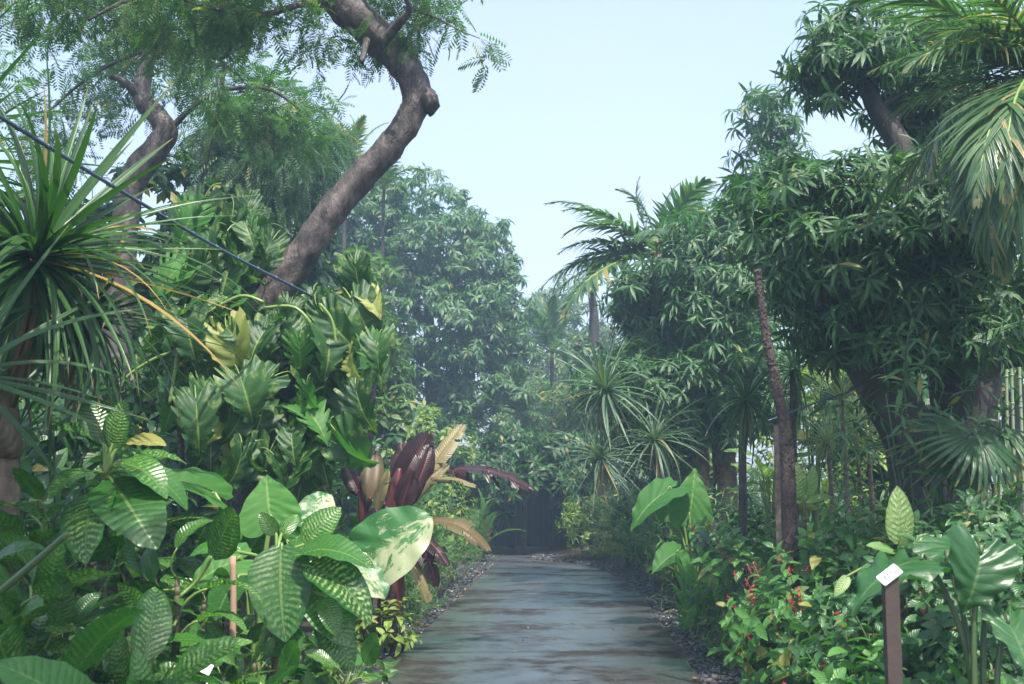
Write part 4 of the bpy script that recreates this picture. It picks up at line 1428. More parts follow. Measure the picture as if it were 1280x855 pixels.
# hose on a line from beyond the picture to the leaning tree
hp = [P(-70, 100, 3.9), P(0, 146, 4.4), P(150, 238, 5.3), P(280, 314, 6.3), P(370, 360, 7.1), P(415, 385, 7.75)]
a = Acc()
tube(a, hp, .0105, 8, 10)
pts_, _ = catmull(hp, [0] * 6, 12)
for i in range(2, len(pts_) - 1, 3):
    d = (pts_[i + 1] - pts_[i]).normalized() * .01
    tube(a, [pts_[i] - d, pts_[i] + d], [.0135, .0135], 8, 1)
tag(link('hose', a.mesh('hose', M['hose'])), 'dark blue ribbed hose strung down past the screw pine to the climber', 'hose')
tube_obj_ = Acc()
tube(tube_obj_, [P(960, 526, 7.0), P(1010, 507, 7.2), P(1090, 478, 7.5), P(1280, 395, 7.9)], .006, 6, 6)
tag(link('guy_line', tube_obj_.mesh('guy_line', M['hose'])), 'thin taut line tied from the studded trunk past the forked tree', 'line')


# ------------------------------------------------------------------ foreground left: dumb canes and elephant ears
def ground_at(px, Y):
    return P(px, 700, Y).x


# the hero plant by the path
Yd = 5.6
b = gp(ground_at(345, Yd), Yd)
t = thing('dumb_cane_plant', 'dumb cane beside the path with broad feathered leaves on a bare green cane', 'plant', b)
top = P(345, 705, Yd)
tube_obj('cane', [b, P(347, 830, Yd), P(343, 760, Yd), top], [.034, .033, .03, .018], M['cane'], t, 10, 6, .08, 12)
for (r0, bx, by, tx, ty, db, dt, up, i) in [
    ((345, 730), 352, 682, 345, 800, -.05, -.30, (0, -1, .35), 1),
    ((345, 720), 345, 668, 325, 640, .02, -.02, (-.1, -1, .3), 3),
    ((345, 720), 352, 668, 372, 640, .1, .12, (.4, -1, .4), 0),
    ((348, 720), 372, 695, 455, 665, -.1, -.3, (0, -.5, 1), 2),
    ((348, 730), 385, 708, 478, 745, -.15, -.35, (.1, -.7, 1), 2),
    ((348, 740), 390, 725, 430, 808, -.1, -.25, (.35, -1, .5), 1),
    ((348, 760), 405, 745, 425, 790, -.2, -.3, (.2, -1, .5), 0),
    ((340, 730), 300, 690, 236, 672, -.1, -.2, (0, -.6, 1), 2),
    ((340, 740), 300, 720, 262, 770, -.1, -.35, (-.3, -1, .7), 1),
    ((343, 770), 365, 785, 368, 822, -.15, -.25, (.1, -1, .4), 3),
    ((343, 750), 420, 700, 470, 690, .1, .05, (.1, -.6, 1), 2),
    ((343, 750), 400, 770, 450, 830, -.1, -.2, (.3, -1, .6), 0),
    ((343, 735), 380, 680, 425, 632, .25, .25, (.1, -1, .5), 3),
]:
    put_leaf(t, 'dieff', P(bx, by, Yd + db), P(tx, ty, Yd + dt), up, root=P(*r0, Yd), i=i, pr=.009, wide=1.12)

Yh = 5.2
hb_ = gp(ground_at(128, Yh), Yh)
t = thing('dumb_cane_plant', 'dumb cane topped by two bright upright leaves and one pale leaf', 'plant', hb_)
tube_obj('cane', [hb_, P(130, 680, Yh), P(132, 590, Yh)], [.028, .024, .014], M['cane'], t, 9, 5, .1, 12)
for kind, bx, by, tx, ty, d0, d1, up, i in [('dieff', 132, 560, 116, 484, 0, .1, (.5, -1, .2), 3), ('dieff', 140, 558, 158, 500, 0, -.05, (-.1, -1, .15), 1), ('dieff_pale', 160, 552, 206, 548, 0, -.1, (.1, -.7, .8), 0), ('dieff', 128, 556, 70, 512, 0, -.1, (-.2, -.5, 1), 2),
                                            ('dieff', 150, 580, 212, 586, -.1, -.3, (0, -.5, 1), 2), ('dieff', 160, 590, 246, 600, -.1, -.2, (0, -.4, 1), 2), ('dieff', 165, 575, 235, 560, .2, .3, (0, -.4, 1), 0), ('dieff', 120, 590, 60, 600, -.1, -.4, (-.1, -.6, 1), 0), ('dieff', 140, 600, 185, 680, -.1, -.45, (.3, -.9, .7), 1), ('dieff', 125, 610, 90, 690, -.1, -.5, (-.3, -.9, .7), 3)]:
    put_leaf(t, kind, P(bx, by, Yh + d0), P(tx, ty, Yh + d1), up, root=P(131, 605, Yh), i=i, pr=.009)

# elephant ears
Ye = 6.2
b = gp(ground_at(325, Ye), Ye)
t = thing('elephant_ear_plant', 'elephant ear with one big upright backlit leaf above the dumb cane', 'plant', b)
put_leaf(t, 'aloc', P(338, 650, Ye), P(330, 588, Ye + .1), (0, -1, .2), root=b, i=0, pr=.014, wide=1.45)
put_leaf(t, 'aloc', P(270, 620, Ye + .2), P(200, 575, Ye), (0, -.6, 1), root=b, i=1, pr=.012)
put_leaf(t, 'aloc', P(300, 700, Ye - .2), P(225, 720, Ye - .4), (0, -.8, .8), root=b, i=2, pr=.012)
Yv = 6.4
b = gp(ground_at(420, Yv), Yv)
t = thing('elephant_ear_plant', 'elephant ear with a large green and white splashed leaf near the red banana', 'plant', b)
put_leaf(t, 'varieg', P(458, 703, Yv), P(533, 640, Yv - .1), (-.1, -1, .3), root=b, i=0, pr=.013, wide=1.12)
put_leaf(t, 'varieg', P(385, 655, Yv), P(412, 610, Yv + .1), (.2, -1, .4), root=b, i=1, pr=.010, wide=1.2)
put_leaf(t, 'varieg', P(430, 690, Yv), P(485, 735, Yv - .2), (.3, -.8, .8), root=b, i=1, pr=.010)
put_leaf(t, 'aloc', P(360, 680, Yv), P(398, 650, Yv), (.2, -1, .6), root=b, i=3, pr=.010)
put_leaf(t, 'varieg', P(440, 715, Yv + .1), P(420, 770, Yv - .1), (.2, -1, .6), root=b, i=0, pr=.010)

DL = [
    # label, px of base, depth, height, leaves, leaf size, canes
    ('dumb cane with glossy drooping leaves behind the bare brown stake', 235, 5.2, .95, 13, .30, 3),
    ('dumb cane with dark heavily striped leaves low beside the white tag', 105, 3.9, .50, 14, .34, 3),
    ('dumb cane crossing the thick pale stalk, leaves shining wet', 40, 4.3, .88, 14, .32, 3),
    ('dumb cane low between the brown stake and the bare green cane', 285, 5.2, .45, 12, .28, 3),
    ('dumb cane at the far end of its bed beneath the climber', 200, 6.4, 1.05, 13, .32, 3),
    ('dumb cane in deep shade under the wet shining leaves', 30, 3.6, .34, 12, .32, 3),
    ('dumb cane half hidden behind the striped leaves and white tag', 180, 4.5, .50, 14, .31, 3),
    ('dumb cane in shade at the foot of the screw pine', 60, 5.2, 1.05, 13, .30, 3),
    ('dumb cane sapling beside the gravel under the splashed leaf', 425, 6.3, .34, 11, .22, 3),
    ('dumb cane filling the gap behind the big backlit leaf', 270, 6.6, .9, 13, .30, 3),
    ('dumb cane low and dense at the edge of the gravel', 385, 5.9, .25, 11, .22, 3),
    ('dumb cane squeezed between the cut stalk and the pale topped one', 95, 4.7, .80, 13, .30, 3),
    ('dumb cane low behind the white tag, leaves lying on its neighbours', 235, 4.5, .30, 12, .27, 3),
    ('dumb cane sprawling over the corner of the bed below the cut stalk', 75, 3.4, .18, 11, .28, 2),
]
for lab, px, yy, h, n, sz, cn in DL:
    dumb_cane(lab, ground_at(px, yy), yy, h, n, sz, canes=cn, lean=(random.uniform(-.08, .12), random.uniform(-.15, .02)), group=None)

for lab, px, yy, h, n, sz in [('young dumb cane with narrow leaves between the bare cane and the gravel', 400, 6.6, .38, 10, .2), ('young dumb cane tucked below the splashed leaf plant', 440, 7.0, .3, 9, .19), ('young dumb cane in the gap beside the brown stake', 310, 5.6, .6, 11, .22), ('young dumb cane under the upright backlit leaf', 250, 5.9, .75, 11, .24)]:
    dumb_cane(lab, min(ground_at(px, yy), left_edge(yy) - .25), yy, h, n, sz, canes=3, lean=(random.uniform(-.05, .05), -.05))

# thick pale stalk and brown stake
st = Acc()
tube(st, [P(-30, 765, 3.8), P(40, 706, 3.75), P(84, 667, 3.7)], [.014, .013, .010], 8, 5)
tag(link('cut_stalk', st.mesh('cut_stalk', M['petiole_d'])), 'thick bare cut stalk slanting through the shining dumb cane leaves', 'stalk')
st = Acc()
bx = P(291, 700, 5.3)
tube(st, [gp(bx.x, 5.3, -.05), P(291, 790, 5.3), P(291, 695, 5.3)], [.017, .017, .016], 9, 4, .06, ns=15)
tag(link('garden_stake', st.mesh('garden_stake', M['cut'])), 'short brown wooden stake standing among the dumb canes', 'stake')

# ------------------------------------------------------------------ red banana
Yb = 9.2
b = gp(P(490, 650, Yb).x, Yb)
t = thing('banana_plant', 'red banana with burgundy tattered leaves and red stems at the gravel edge', 'plant', b)
tube_obj('stem', [b, P(492, 650, Yb), P(495, 610, Yb), P(500, 585, Yb)], [.12, .11, .07, .02], M['red_stem'], t, 12, 6, .12, 6)
tube_obj('stem', [b + Vector((-.2, 0, 0)), P(455, 650, Yb), P(448, 612, Yb)], [.07, .05, .012], M['red_stem'], t, 10, 5, .12, 6)
tube_obj('flower_stalk', [P(462, 600, Yb), P(463, 530, Yb), P(464, 485, Yb)], [.025, .02, .014], M['stud'], t, 7, 4)
for (kind, bx, by, tx, ty, db, dt, up, i) in [
    ('banana', 495, 620, 530, 540, 0, -.1, (-.3, -1, .2), 2),
    ('banana', 505, 615, 500, 545, 0, .1, (0, -1, .2), 0),
    ('banana_o', 530, 600, 572, 522, 0, .1, (-.4, -1, .3), 0),
    ('banana_o', 520, 625, 550, 575, -.1, -.2, (-.3, -1, .4), 1),
    ('banana', 450, 620, 432, 575, 0, 0, (.2, -1, .3), 2),
    ('banana', 462, 625, 470, 560, -.1, -.1, (.2, -1, .3), 0),
    ('banana', 555, 590, 665, 560, 0, -.3, (0, -.3, 1), 1),
    ('banana', 535, 650, 615, 640, -.2, -.5, (0, -.4, 1), 3),
    ('banana_o', 540, 600, 590, 585, -.1, -.3, (0, -.4, 1), 1),
    ('banana', 510, 660, 565, 680, -.2, -.5, (0, -.5, 1), 1),
    ('banana', 515, 670, 560, 710, -.2, -.5, (.1, -.5, 1), 3),
    ('banana_o', 505, 680, 545, 735, -.2, -.5, (.1, -.6, 1), 1),
    ('banana', 470, 640, 425, 690, -.2, -.4, (-.2, -.7, .8), 0),
    ('banana', 480, 630, 455, 700, -.3, -.6, (-.1, -.8, .6), 2),
    ('banana', 500, 640, 515, 590, -.3, -.4, (.1, -1, .2), 2),
    ('banana', 510, 630, 545, 560, -.15, -.2, (.5, -1, .1), 0),
    ('banana_o', 470, 640, 478, 590, -.35, -.45, (-.4, -1, .3), 0),
    ('banana', 485, 650, 520, 625, -.4, -.7, (0, -.7, .8), 1),
    ('banana', 465, 615, 455, 552, .1, .2, (.4, -1, .1), 2),
]:
    put_leaf(t, kind, P(bx, by, Yb + db), P(tx, ty, Yb + dt), up, root=P(495, 655, Yb) if bx > 480 else P(455, 660, Yb), pmat='red_stem', pr=.018, i=i, bow=.06, wide=1.15)


# ------------------------------------------------------------------ shrubs with leaf sprigs
def sprig_mesh(name, mat, tpl, n, L, seed, pairs=True, hang=.25):
    a = Acc()
    r = np.random.default_rng(seed)
    B, D, U, S = [], [], [], []
    for k in range(n):
        f = k / n
        az = (k // 2) * 1.57 + (k % 2) * 3.14 + r.normal(0, .25) if pairs else k * 2.4
        el = R(70 - 75 * (1 - f) ** .8 * 1.0) * .8
        D.append((math.cos(az) * math.cos(el), math.sin(az) * math.cos(el), math.sin(el) - hang * r.random()))
        B.append((0, 0, .9 * L * f * n / 6))
        U.append((r.normal(0, .2), r.normal(0, .2), 1))
        S.append(L * (1.05 - .5 * f) * r.uniform(.8, 1.15))
    scatter(a, tpl, B, D, U, np.array(S), r.random(n))
    tube(a, [(0, 0, -.6 * L), (0, 0, .9 * L * n / 6)], [.003, .002], 4, 1, mat=1)
    return a.mesh(name, [mat, M['petiole_d']])


def flower_mesh(seed):
    a = Acc()
    r = np.random.default_rng(seed)
    n = 16
    tpl = strip_leaf(prof_oval, .5, 2, 1, .3, .6)
    B = [(r.normal(0, .012), r.normal(0, .012), r.uniform(0, .09)) for _ in range(n)]
    D = [(r.normal(0, 1), r.normal(0, 1), r.uniform(-.2, 1)) for _ in range(n)]
    scatter(a, tpl, B, D, np.tile([0, 0, 1.0], (n, 1)) + r.normal(0, .3, (n, 3)), r.uniform(.012, .024, n), r.random(n))
    tube(a, [(0, 0, -.06), (0, 0, .09)], [.003, .002], 4, 1)
    return a.mesh('flower', [M['red']])


SP = dict(
    shrub=[sprig_mesh('sprig', M['shrub'], TPL['oval'], 10, .125, i) for i in range(4)],
    dark=[sprig_mesh('sprig', M['shrub_d'], TPL['oval'], 10, .115, i + 4) for i in range(4)],
    yellow=[sprig_mesh('sprig', M['shrub_y'], TPL['oval'], 9, .10, i + 8) for i in range(3)],
    lance=[sprig_mesh('sprig', M['shrub'], TPL['narrow'], 12, .17, i + 12, False) for i in range(3)],
    mango=[sprig_mesh('sprig', M['mango'], TPL['mango'], 11, .17, i + 16, False, .5) for i in range(3)],
    fine=[sprig_mesh('sprig', M['fern'], TPL['narrow'], 16, .09, i + 20, False) for i in range(3)],
)
FLOW = [flower_mesh(i) for i in range(3)]


def shrub(label, x, y, h, rad, n, kind, flowers=0, group=None, seed=0, name='shrub', top=None, cat='shrub'):
    r = random.Random(seed)
    b = gp(x, y)
    t = thing(name, label, cat, b, group)
    for k in range(6):
        az = k * 1.05 + r.random()
        e = b + Vector((math.cos(az) * rad * .6, math.sin(az) * rad * .6, h * r.uniform(.6, .9)))
        tube_obj('stem', [b, b.lerp(e, .5) + Vector((0, 0, h * .08)), e], [.010, .007, .004], M['petiole_d'], t, 5, 4)
    for k in range(int(n * .88)):
        v = Vector((r.gauss(0, 1), r.gauss(0, 1), r.gauss(0, .9))).normalized() * (.35 + .65 * r.random() ** .5)
        p = b + Vector((v.x * rad, v.y * rad, h * (.52 + .48 * v.z)))
        p.z = max(p.z, b.z + .05)
        d = Vector((v.x * .8, v.y * .8 - .15, .55 + .5 * v.z)) + Vector((r.gauss(0, .25), r.gauss(0, .25), 0))
        s = r.uniform(.75, 1.25)
        q = Vector((0, 0, 1)).rotation_difference(d.normalized()).to_matrix().to_4x4()
        link('sprig', r.choice(SP[kind]), t, Matrix.Translation(p) @ q @ Matrix.Rotation(r.random() * 6.28, 4, 'Z') @ Matrix.Scale(s, 4))
    for k in range(int(flowers * 1.7)):
        az = r.uniform(-3.14, 0.4) if r.random() < .75 else r.uniform(0, 3.14)
        v = Vector((math.cos(az), math.sin(az), r.uniform(-.3, .9))).normalized()
        p = b + Vector((v.x * rad * 1.03, v.y * rad * 1.03, h * (.56 + .5 * v.z)))
        d = Vector((v.x * .5, v.y * .5, .8))
        q = Vector((0, 0, 1)).rotation_difference(d.normalized()).to_matrix().to_4x4()
        link('flower', r.choice(FLOW), t, Matrix.Translation(p) @ q @ Matrix.Scale(r.uniform(.7, 1.15), 4))
    return t


SH = [
    # label, px, depth, height, radius, sprigs, kind, flowers
    ('red-flowered shrub spreading onto the gravel opposite the splashed leaf', 905, 6.3, .75, .45, 85, 'shrub', 10),
    ('low red-flowered shrub beside the sign post, crowding the path edge', 985, 4.9, .62, .45, 95, 'shrub', 7),
    ('red-flowered shrub around the foot of the studded trunk', 985, 6.2, .95, .45, 80, 'shrub', 14),
    ('tall red-flowered shrub in front of the forked trunk', 1080, 6.6, 1.20, .55, 105, 'shrub', 14),
    ('glossy dark shrub behind the sign plate', 1130, 5.2, .95, .5, 95, 'dark', 5),
    ('glossy dark shrub under the fan palm', 1205, 5.4, 1.25, .5, 100, 'dark', 3),
    ('low leafy shrub at the foot of the sign post', 1045, 4.3, .50, .38, 80, 'shrub', 3),
    ('dark shrub beside the bent elephant ear leaf', 1270, 4.7, .85, .45, 80, 'dark', 2),
    ('red-flowered shrub behind the bright elephant ear', 880, 8.0, 1.05, .55, 85, 'shrub', 12),
    ('leafy shrub between the bright elephant ear and the pale trunks', 930, 8.8, 1.15, .55, 80, 'dark', 4),
    ('dark shrub low under the bent elephant ear, behind the post', 1175, 4.2, .42, .42, 85, 'dark', 0),
    ('red-flowered shrub at the forked trunk, half in shade', 1150, 7.0, 1.1, .5, 85, 'shrub', 8),
    ('yellow-green shrub lit by the sun behind the studded trunk', 1015, 10.0, 1.9, .7, 85, 'yellow', 0),
    ('yellow-green shrub at the back of the spiky dracaenas', 1110, 10.5, 1.7, .7, 80, 'yellow', 0),
    ('variegated yellow shrub where the gravel bends', 748, 20.3, 1.15, .75, 170, 'yellow', 3),
    ('variegated yellow shrub next to the long-leaved border plant', 788, 18.0, 1.0, .6, 130, 'yellow', 2),
    ('long-leaved border plant leaning over the gravel', 805, 12.6, 1.2, .55, 115, 'lance', 0),
    ('long-leaved border plant in front of the bright elephant ear', 838, 8.8, .62, .38, 60, 'lance', 0),
    ('dark narrow-leaved bush under the spiky screw pine', 760, 16.0, 1.5, .8, 90, 'lance', 0),
    ('dark narrow-leaved bush behind the variegated yellow shrubs', 820, 13.0, 1.4, .7, 85, 'lance', 0),
    ('fine ferny bush beside the tattered banana leaves', 585, 12.5, 1.5, .55, 110, 'fine', 0),
    ('fine ferny bush trailing to the path below the banana leaf', 598, 11.0, .8, .38, 80, 'fine', 0),
    ('pale-flowered twiggy bush at the path bend', 612, 15.5, 1.2, .5, 90, 'fine', 3),
    ('yellowish tall shrub behind the red banana', 535, 14.5, 2.5, .7, 110, 'yellow', 0),
    ('leafy shrub between the climber and the banana flower stalk', 445, 10.5, 2.1, .6, 110, 'shrub', 0),
    ('mango sapling sprouting in front of the forked trunk', 1150, 6.3, 2.35, .42, 46, 'mango', 0),
    ('mango sapling beside the fan palm in front of the dark limb', 1205, 6.0, 2.0, .38, 36, 'mango', 0),
    ('small seedling bush beside the red banana on the gravel', 530, 8.9, .35, .26, 28, 'yellow', 0),
    ('creeper of small round leaves below the screw pine rosette', 75, 6.2, 1.9, .5, 60, 'shrub', 0),
]
for i, (lab, px, yy, h, rad, n, kind, fl) in enumerate(SH):
    x = ground_at(px, yy)
    le, re = left_edge(yy), right_edge(yy)
    if px > 640:
        x = max(x, re + .22 + rad * .62)
    else:
        x = min(x, le - rad * .6)
    shrub(lab, x, yy, h, rad, n, kind, fl, 'red-flowered shrubs in the border' if fl >= 7 else None, 100 + i)


# ------------------------------------------------------------------ elephant ears and dumb canes on the right
Y = 10.5
b = gp(ground_at(866, Y), Y)
t = thing('elephant_ear_plant', 'elephant ear with tall bright sunlit leaves over the red-flowered border', 'plant', b)
put_leaf(t, 'aloc', P(862, 645, Y), P(872, 582, Y + .05), (.15, -1, .2), root=b, i=0, pr=.012, wide=1.05)
put_leaf(t, 'aloc', P(838, 612, Y), P(776, 640, Y - .25), (0, -.35, 1), root=b, i=2, pr=.010)
put_leaf(t, 'aloc', P(838, 640, Y + .2), P(822, 605, Y + .3), (-.2, -1, .4), root=b, i=1, pr=.008)
put_leaf(t, 'aloc', P(848, 690, Y - .3), P(812, 706, Y - .5), (0, -.4, 1), root=b, i=1, pr=.010)
put_leaf(t, 'torn', P(872, 715, Y - .5), P(862, 790, Y - .8), (.2, -1, .5), root=b, i=0, pr=.010)
put_leaf(t, 'aloc', P(885, 680, Y - .3), P(915, 735, Y - .6), (.3, -.8, .7), root=b, i=3, pr=.010)

Y = 4.1
b = gp(ground_at(1215, Y), Y)
t = thing('elephant_ear_plant', 'elephant ear with a large folded leaf seen from below next to the sign', 'plant', b)
for bx, by, tx, ty, d0, d1, up, i, wd in [(1226, 688, 1222, 765, 0, -.12, (0, -1, -.05), 1, 1.25), (1158, 700, 1048, 696, .1, -.1, (0, -.18, 1), 2, .9), (1245, 690, 1315, 668, .2, 0, (.2, -.3, 1), 2, 1), (1185, 695, 1215, 655, .25, .45, (0, -.3, 1), 3, 1), (1258, 775, 1300, 840, 0, -.2, (.2, -.8, .5), 0, 1)]:
    put_leaf(t, 'aloc_d', P(bx, by, Y + d0), P(tx, ty, Y + d1), up, root=b + Vector((random.uniform(-.04, .04), random.uniform(-.04, .04), 0)), i=i, pr=.010, pmat='petiole_d', wide=wd)
Y = 5.3
b = gp(ground_at(1122, Y), Y)
t = thing('dumb_cane_plant', 'pale dumb cane with an upright cream leaf above the sign plate', 'plant', b)
tube_obj('cane', [b, b.lerp(P(1122, 690, Y), .6), P(1124, 690, Y)], [.02, .018, .012], M['cane'], t, 8, 4)
for (bx, by, tx, ty, i, up) in [(1124, 680, 1120, 608, 1, (0, -1, .1)), (1128, 685, 1138, 648, 0, (.2, -1, .3)), (1130, 690, 1165, 662, 2, (.2, -.7, .8)), (1118, 690, 1085, 680, 3, (-.2, -.7, .8)), (1060, 720, 1045, 745, 0, (0, -1, .5))]:
    put_leaf(t, 'dieff_pale', P(bx, by, Y), P(tx, ty, Y - .05), up, root=P(1123, 700, Y), i=i, pr=.006)
Y = 7.2
b = gp(ground_at(1005, Y), Y)
t = thing('dumb_cane_plant', 'pale dumb cane with twin cream leaves beside the studded trunk', 'plant', b)
tube_obj('cane', [b, b.lerp(P(1005, 640, Y), .6), P(1005, 625, Y)], [.02, .018, .012], M['cane'], t, 8, 4)
for (bx, by, tx, ty, i, up) in [(1000, 622, 994, 578, 1, (-.1, -1, .1)), (1010, 620, 1018, 582, 0, (.2, -1, .2)), (1008, 628, 1040, 615, 2, (.2, -.7, .8)), (1000, 628, 970, 622, 2, (-.2, -.7, .8))]:
    put_leaf(t, 'dieff_pale', P(bx, by, Y), P(tx, ty, Y - .05), up, root=P(1005, 635, Y), i=i, pr=.006)
# broad yellow-green leaves at the back right
for px, py, lab in ((1020, 520, 'sunlit broad-leaved plant behind the studded trunk'), (965, 590, 'sunlit broad-leaved plant between the pale trunks and the studded trunk')):
    Y = 9.6
    b = gp(ground_at(px, Y), Y)
    t = thing('broadleaf_plant', lab, 'plant', b)
    for k in range(11):
        az = k * 2.4
        bp = P(px, py, Y) + Vector((math.cos(az) * .12, math.sin(az) * .1, random.uniform(-.15, .12)))
        tp = bp + Vector((math.cos(az) * .32, math.sin(az) * .25, random.uniform(-.1, .2)))
        put_leaf(t, 'dieff_pale', bp, tp, (0, -.4, 1), root=b + Vector((0, 0, .1)), pr=.007)

# studded trunk with its tan stump
Y = 6.6
b = gp(P(985, 640, Y).x, Y)
t = thing('studded_trunk', 'slim dark trunk studded with knobs, bare and cut off at the top', 'trunk', b)
ps = [b, P(986, 620, Y), P(983, 560, Y), P(979, 520, Y), P(970, 480, Y), P(958, 420, Y), P(950, 370, Y), P(947, 337, Y)]
rs_ = [.056, .048, .043, .038, .033, .027, .023, .020]
a = Acc()
tube(a, ps, rs_, 10, 6, .08, ns=14)
cps, crs = catmull(ps, rs_, 9)
tplk = (np.array([(-1, -1, 0), (1, -1, 0), (1, 1, 0), (-1, 1, 0), (-.4, -.4, 1), (.4, -.4, 1), (.4, .4, 1), (-.4, .4, 1)]) * .5, np.array([(4, 5, 6, 7), (0, 1, 5, 4), (1, 2, 6, 5), (2, 3, 7, 6), (3, 0, 4, 7)]), np.zeros((8, 2)) + .5)
B, D, U, S = [], [], [], []
acc_l, row = 0.0, 0
for i in range(len(cps) - 1):
    c, r = cps[i], crs[i]
    acc_l += (cps[i + 1] - c).length
    while acc_l > .021:
        acc_l -= .021
        row += 1
        cc = c.lerp(cps[i + 1], random.random())
        for j in range(6):
            th = (j + .5 * (row % 2)) * 6.283 / 6 + random.gauss(0, .12)
            o = Vector((math.cos(th), math.sin(th), 0))
            if random.random() < .12:
                continue
            B.append((cc + o * r * .92 + Vector((0, 0, random.gauss(0, .003))))[:]); D.append((-o.y, o.x, 0.0)); U.append((o + Vector((0, 0, .5)))[:]); S.append(random.uniform(.010, .018))
link('bark_tube', a.mesh('bark_tube', M['stud']), t)
g = Acc()
scatter(g, tplk, B, D, U, np.array(S), rng.random(len(S)))
k_ = link('knobs', g.mesh('knobs', M['stud'], False), t)
k_['kind'] = 'stuff'
a = Acc()
sx = P(979, 600, Y + .12)
tube(a, [gp(sx.x, Y + .12, -.05), P(979, 600, Y + .12), P(977, 533, Y + .12)], [.06, .055, .05], 12, 4, .06, ns=9)
tag(link('tree_stump', a.mesh('tree_stump', M['bark_t'])), 'smooth tan cut post standing tight behind the studded trunk', 'stump')

# sign
Y = 4.0
b = gp(P(1108, 720, Y).x, Y)
t = thing('plant_sign', 'brown wooden post with a slanted white plant label', 'sign', b)
pt = P(1111, 724, Y)
a = Acc()
w_, d_ = .027, .020
V = []
for z, k in ((b.z - .05, 1.0), (b.z + .3, 1.0), (pt.z - .012, .97), (pt.z, .93)):
    tilt = .012 * (z - b.z)
    V += [(pt.x - .008 + tilt - w_ * k, Y - d_ * k, z), (pt.x - .008 + tilt + w_ * k, Y - d_ * k, z + (.03 if z == pt.z else 0)), (pt.x - .008 + tilt + w_ * k, Y + d_ * k, z + (.03 if z == pt.z else 0)), (pt.x - .008 + tilt - w_ * k, Y + d_ * k, z)]
Fq = [(i * 4 + j, i * 4 + (j + 1) % 4, (i + 1) * 4 + (j + 1) % 4, (i + 1) * 4 + j) for i in range(3) for j in range(4)] + [(12, 13, 14, 15)]
a.add(V, Fq)
link('post', a.mesh('post', M['post'], False), t)
# plate: rounded slab tipped towards the path
Mp = Matrix.Translation(P(1112, 719, Y - .01)) @ Matrix.Rotation(R(-36), 4, 'Y') @ Matrix.Rotation(R(42), 4, 'X')
a = Acc()
hw, hh, th_, rc = .044, .026, .004, .006
out = []
for cx, cy, a0 in ((hw - rc, hh - rc, 0), (-hw + rc, hh - rc, 90), (-hw + rc, -hh + rc, 180), (hw - rc, -hh + rc, 270)):
    for k in range(4):
        an = R(a0 + 30 * k)
        out.append((cx + rc * math.cos(an), cy + rc * math.sin(an)))
n = len(out)
V = [(x, y, 0) for x, y in out] + [(x, y, th_) for x, y in out] + [(x * .97, y * .96, th_ + .0012) for x, y in out] + [(0, y * .9, th_ + .0012) for x, y in out] + [(0, y * .9, 0) for x, y in out]
Fq = []
for i in range(n):
    j = (i + 1) % n
    Fq += [(i, j, n + j, n + i), (n + i, n + j, 2 * n + j, 2 * n + i), (2 * n + i, 2 * n + j, 3 * n + j, 3 * n + i), (j, i, 4 * n + i, 4 * n + j)]
a.add(V, Fq)
pl = link('plate', a.mesh('plate', M['white'], False), t, Mp)
a = Acc()
r = random.Random(4)
for row in range(4):
    y = .0105 - row * .007
    x = -.024
    while x < .024:
        L = r.uniform(.004, .011)
        V, Fq = box_arrays(x, min(x + L, .027), y - .0024, y + .0024, .0054, .0060)
        a.add(V, Fq)
        x += L + .0025
lt = link('lettering', a.mesh('lettering', M['ink'], False), t, Mp)

# small white tag on the left
Y = 4.7
c = P(257, 836, Y)
t = thing('plant_tag', 'small white plant tag low among the dumb cane leaves', 'tag', gp(c.x, Y))
a = Acc()
V, Fq = box_arrays(-.026, .026, -.002, .002, -.02, .026)
a.add(V, Fq)
link('plate', a.mesh('plate', M['white'], False), t, Matrix.Translation(c) @ Matrix.Rotation(R(22), 4, 'Y') @ Matrix.Rotation(R(-25), 4, 'X'))
tube_obj('stalk', [gp(c.x + .01, Y + .012, -.03), c + Vector((.005, .012, -.02))], .004, M['white'], t, 6, 1)

# bamboo canes at the right border
for i, px in enumerate((1217, 1226, 1233, 1243, 1252, 1262, 1274)):
    Y = 11 + (i % 3) * .25
    bb = gp(P(px, 600, Y).x, Y, -.05)
    a = Acc()
    tp = P(px + random.uniform(-6, 6), 330, Y)
    tube(a, [bb, bb.lerp(tp, .5), tp], [.019, .017, .014], 8, 5)
    for k in range(1, 12):
        c = bb.lerp(tp, k / 12)
        tube(a, [c - Vector((0, 0, .008)), c + Vector((0, 0, .008))], [.022, .022], 8, 1)
    tag(link('bamboo_cane', a.mesh('bamboo_cane', M['bamboo'])), 'pale bamboo cane standing upright behind the fan palm', 'bamboo', 'bamboo canes behind the fan palm')

# ------------------------------------------------------------------ path end: fence standing in for the dark opening, arching leaves
Yf = 25.0
fb = gp(P(672, 690, Yf).x, Yf)
t = thing('dark_opening_fence', 'dark upright board fence standing in for the dark opening at the path end', 'fence', fb)
x0, x1 = P(600, 690, Yf).x, P(800, 690, Yf).x
pw = .13
me = None
a = Acc()
V, Fq = box_arrays(-pw / 2 + .0015, pw / 2 - .0015, -.012, .012, 0, 1.5)
a.add(V, Fq)
bm_ = a.mesh('board', M['fence'], False)
k = 0
x = x0
while x < x1:
    o = link('board', bm_, t, Matrix.Translation((x, Yf + random.uniform(-.006, .006), .02)) @ Matrix.Diagonal((1, 1, random.uniform(.97, 1.03), 1)))
    x += pw
for z in (.35, 1.2):
    a = Acc()
    V, Fq = box_arrays(x0 - .05, x1 + .05, Yf + .022, Yf + .07, z, z + .09)
    a.add(V, Fq)
    link('rail', a.mesh('rail', M['fence'], False), t)

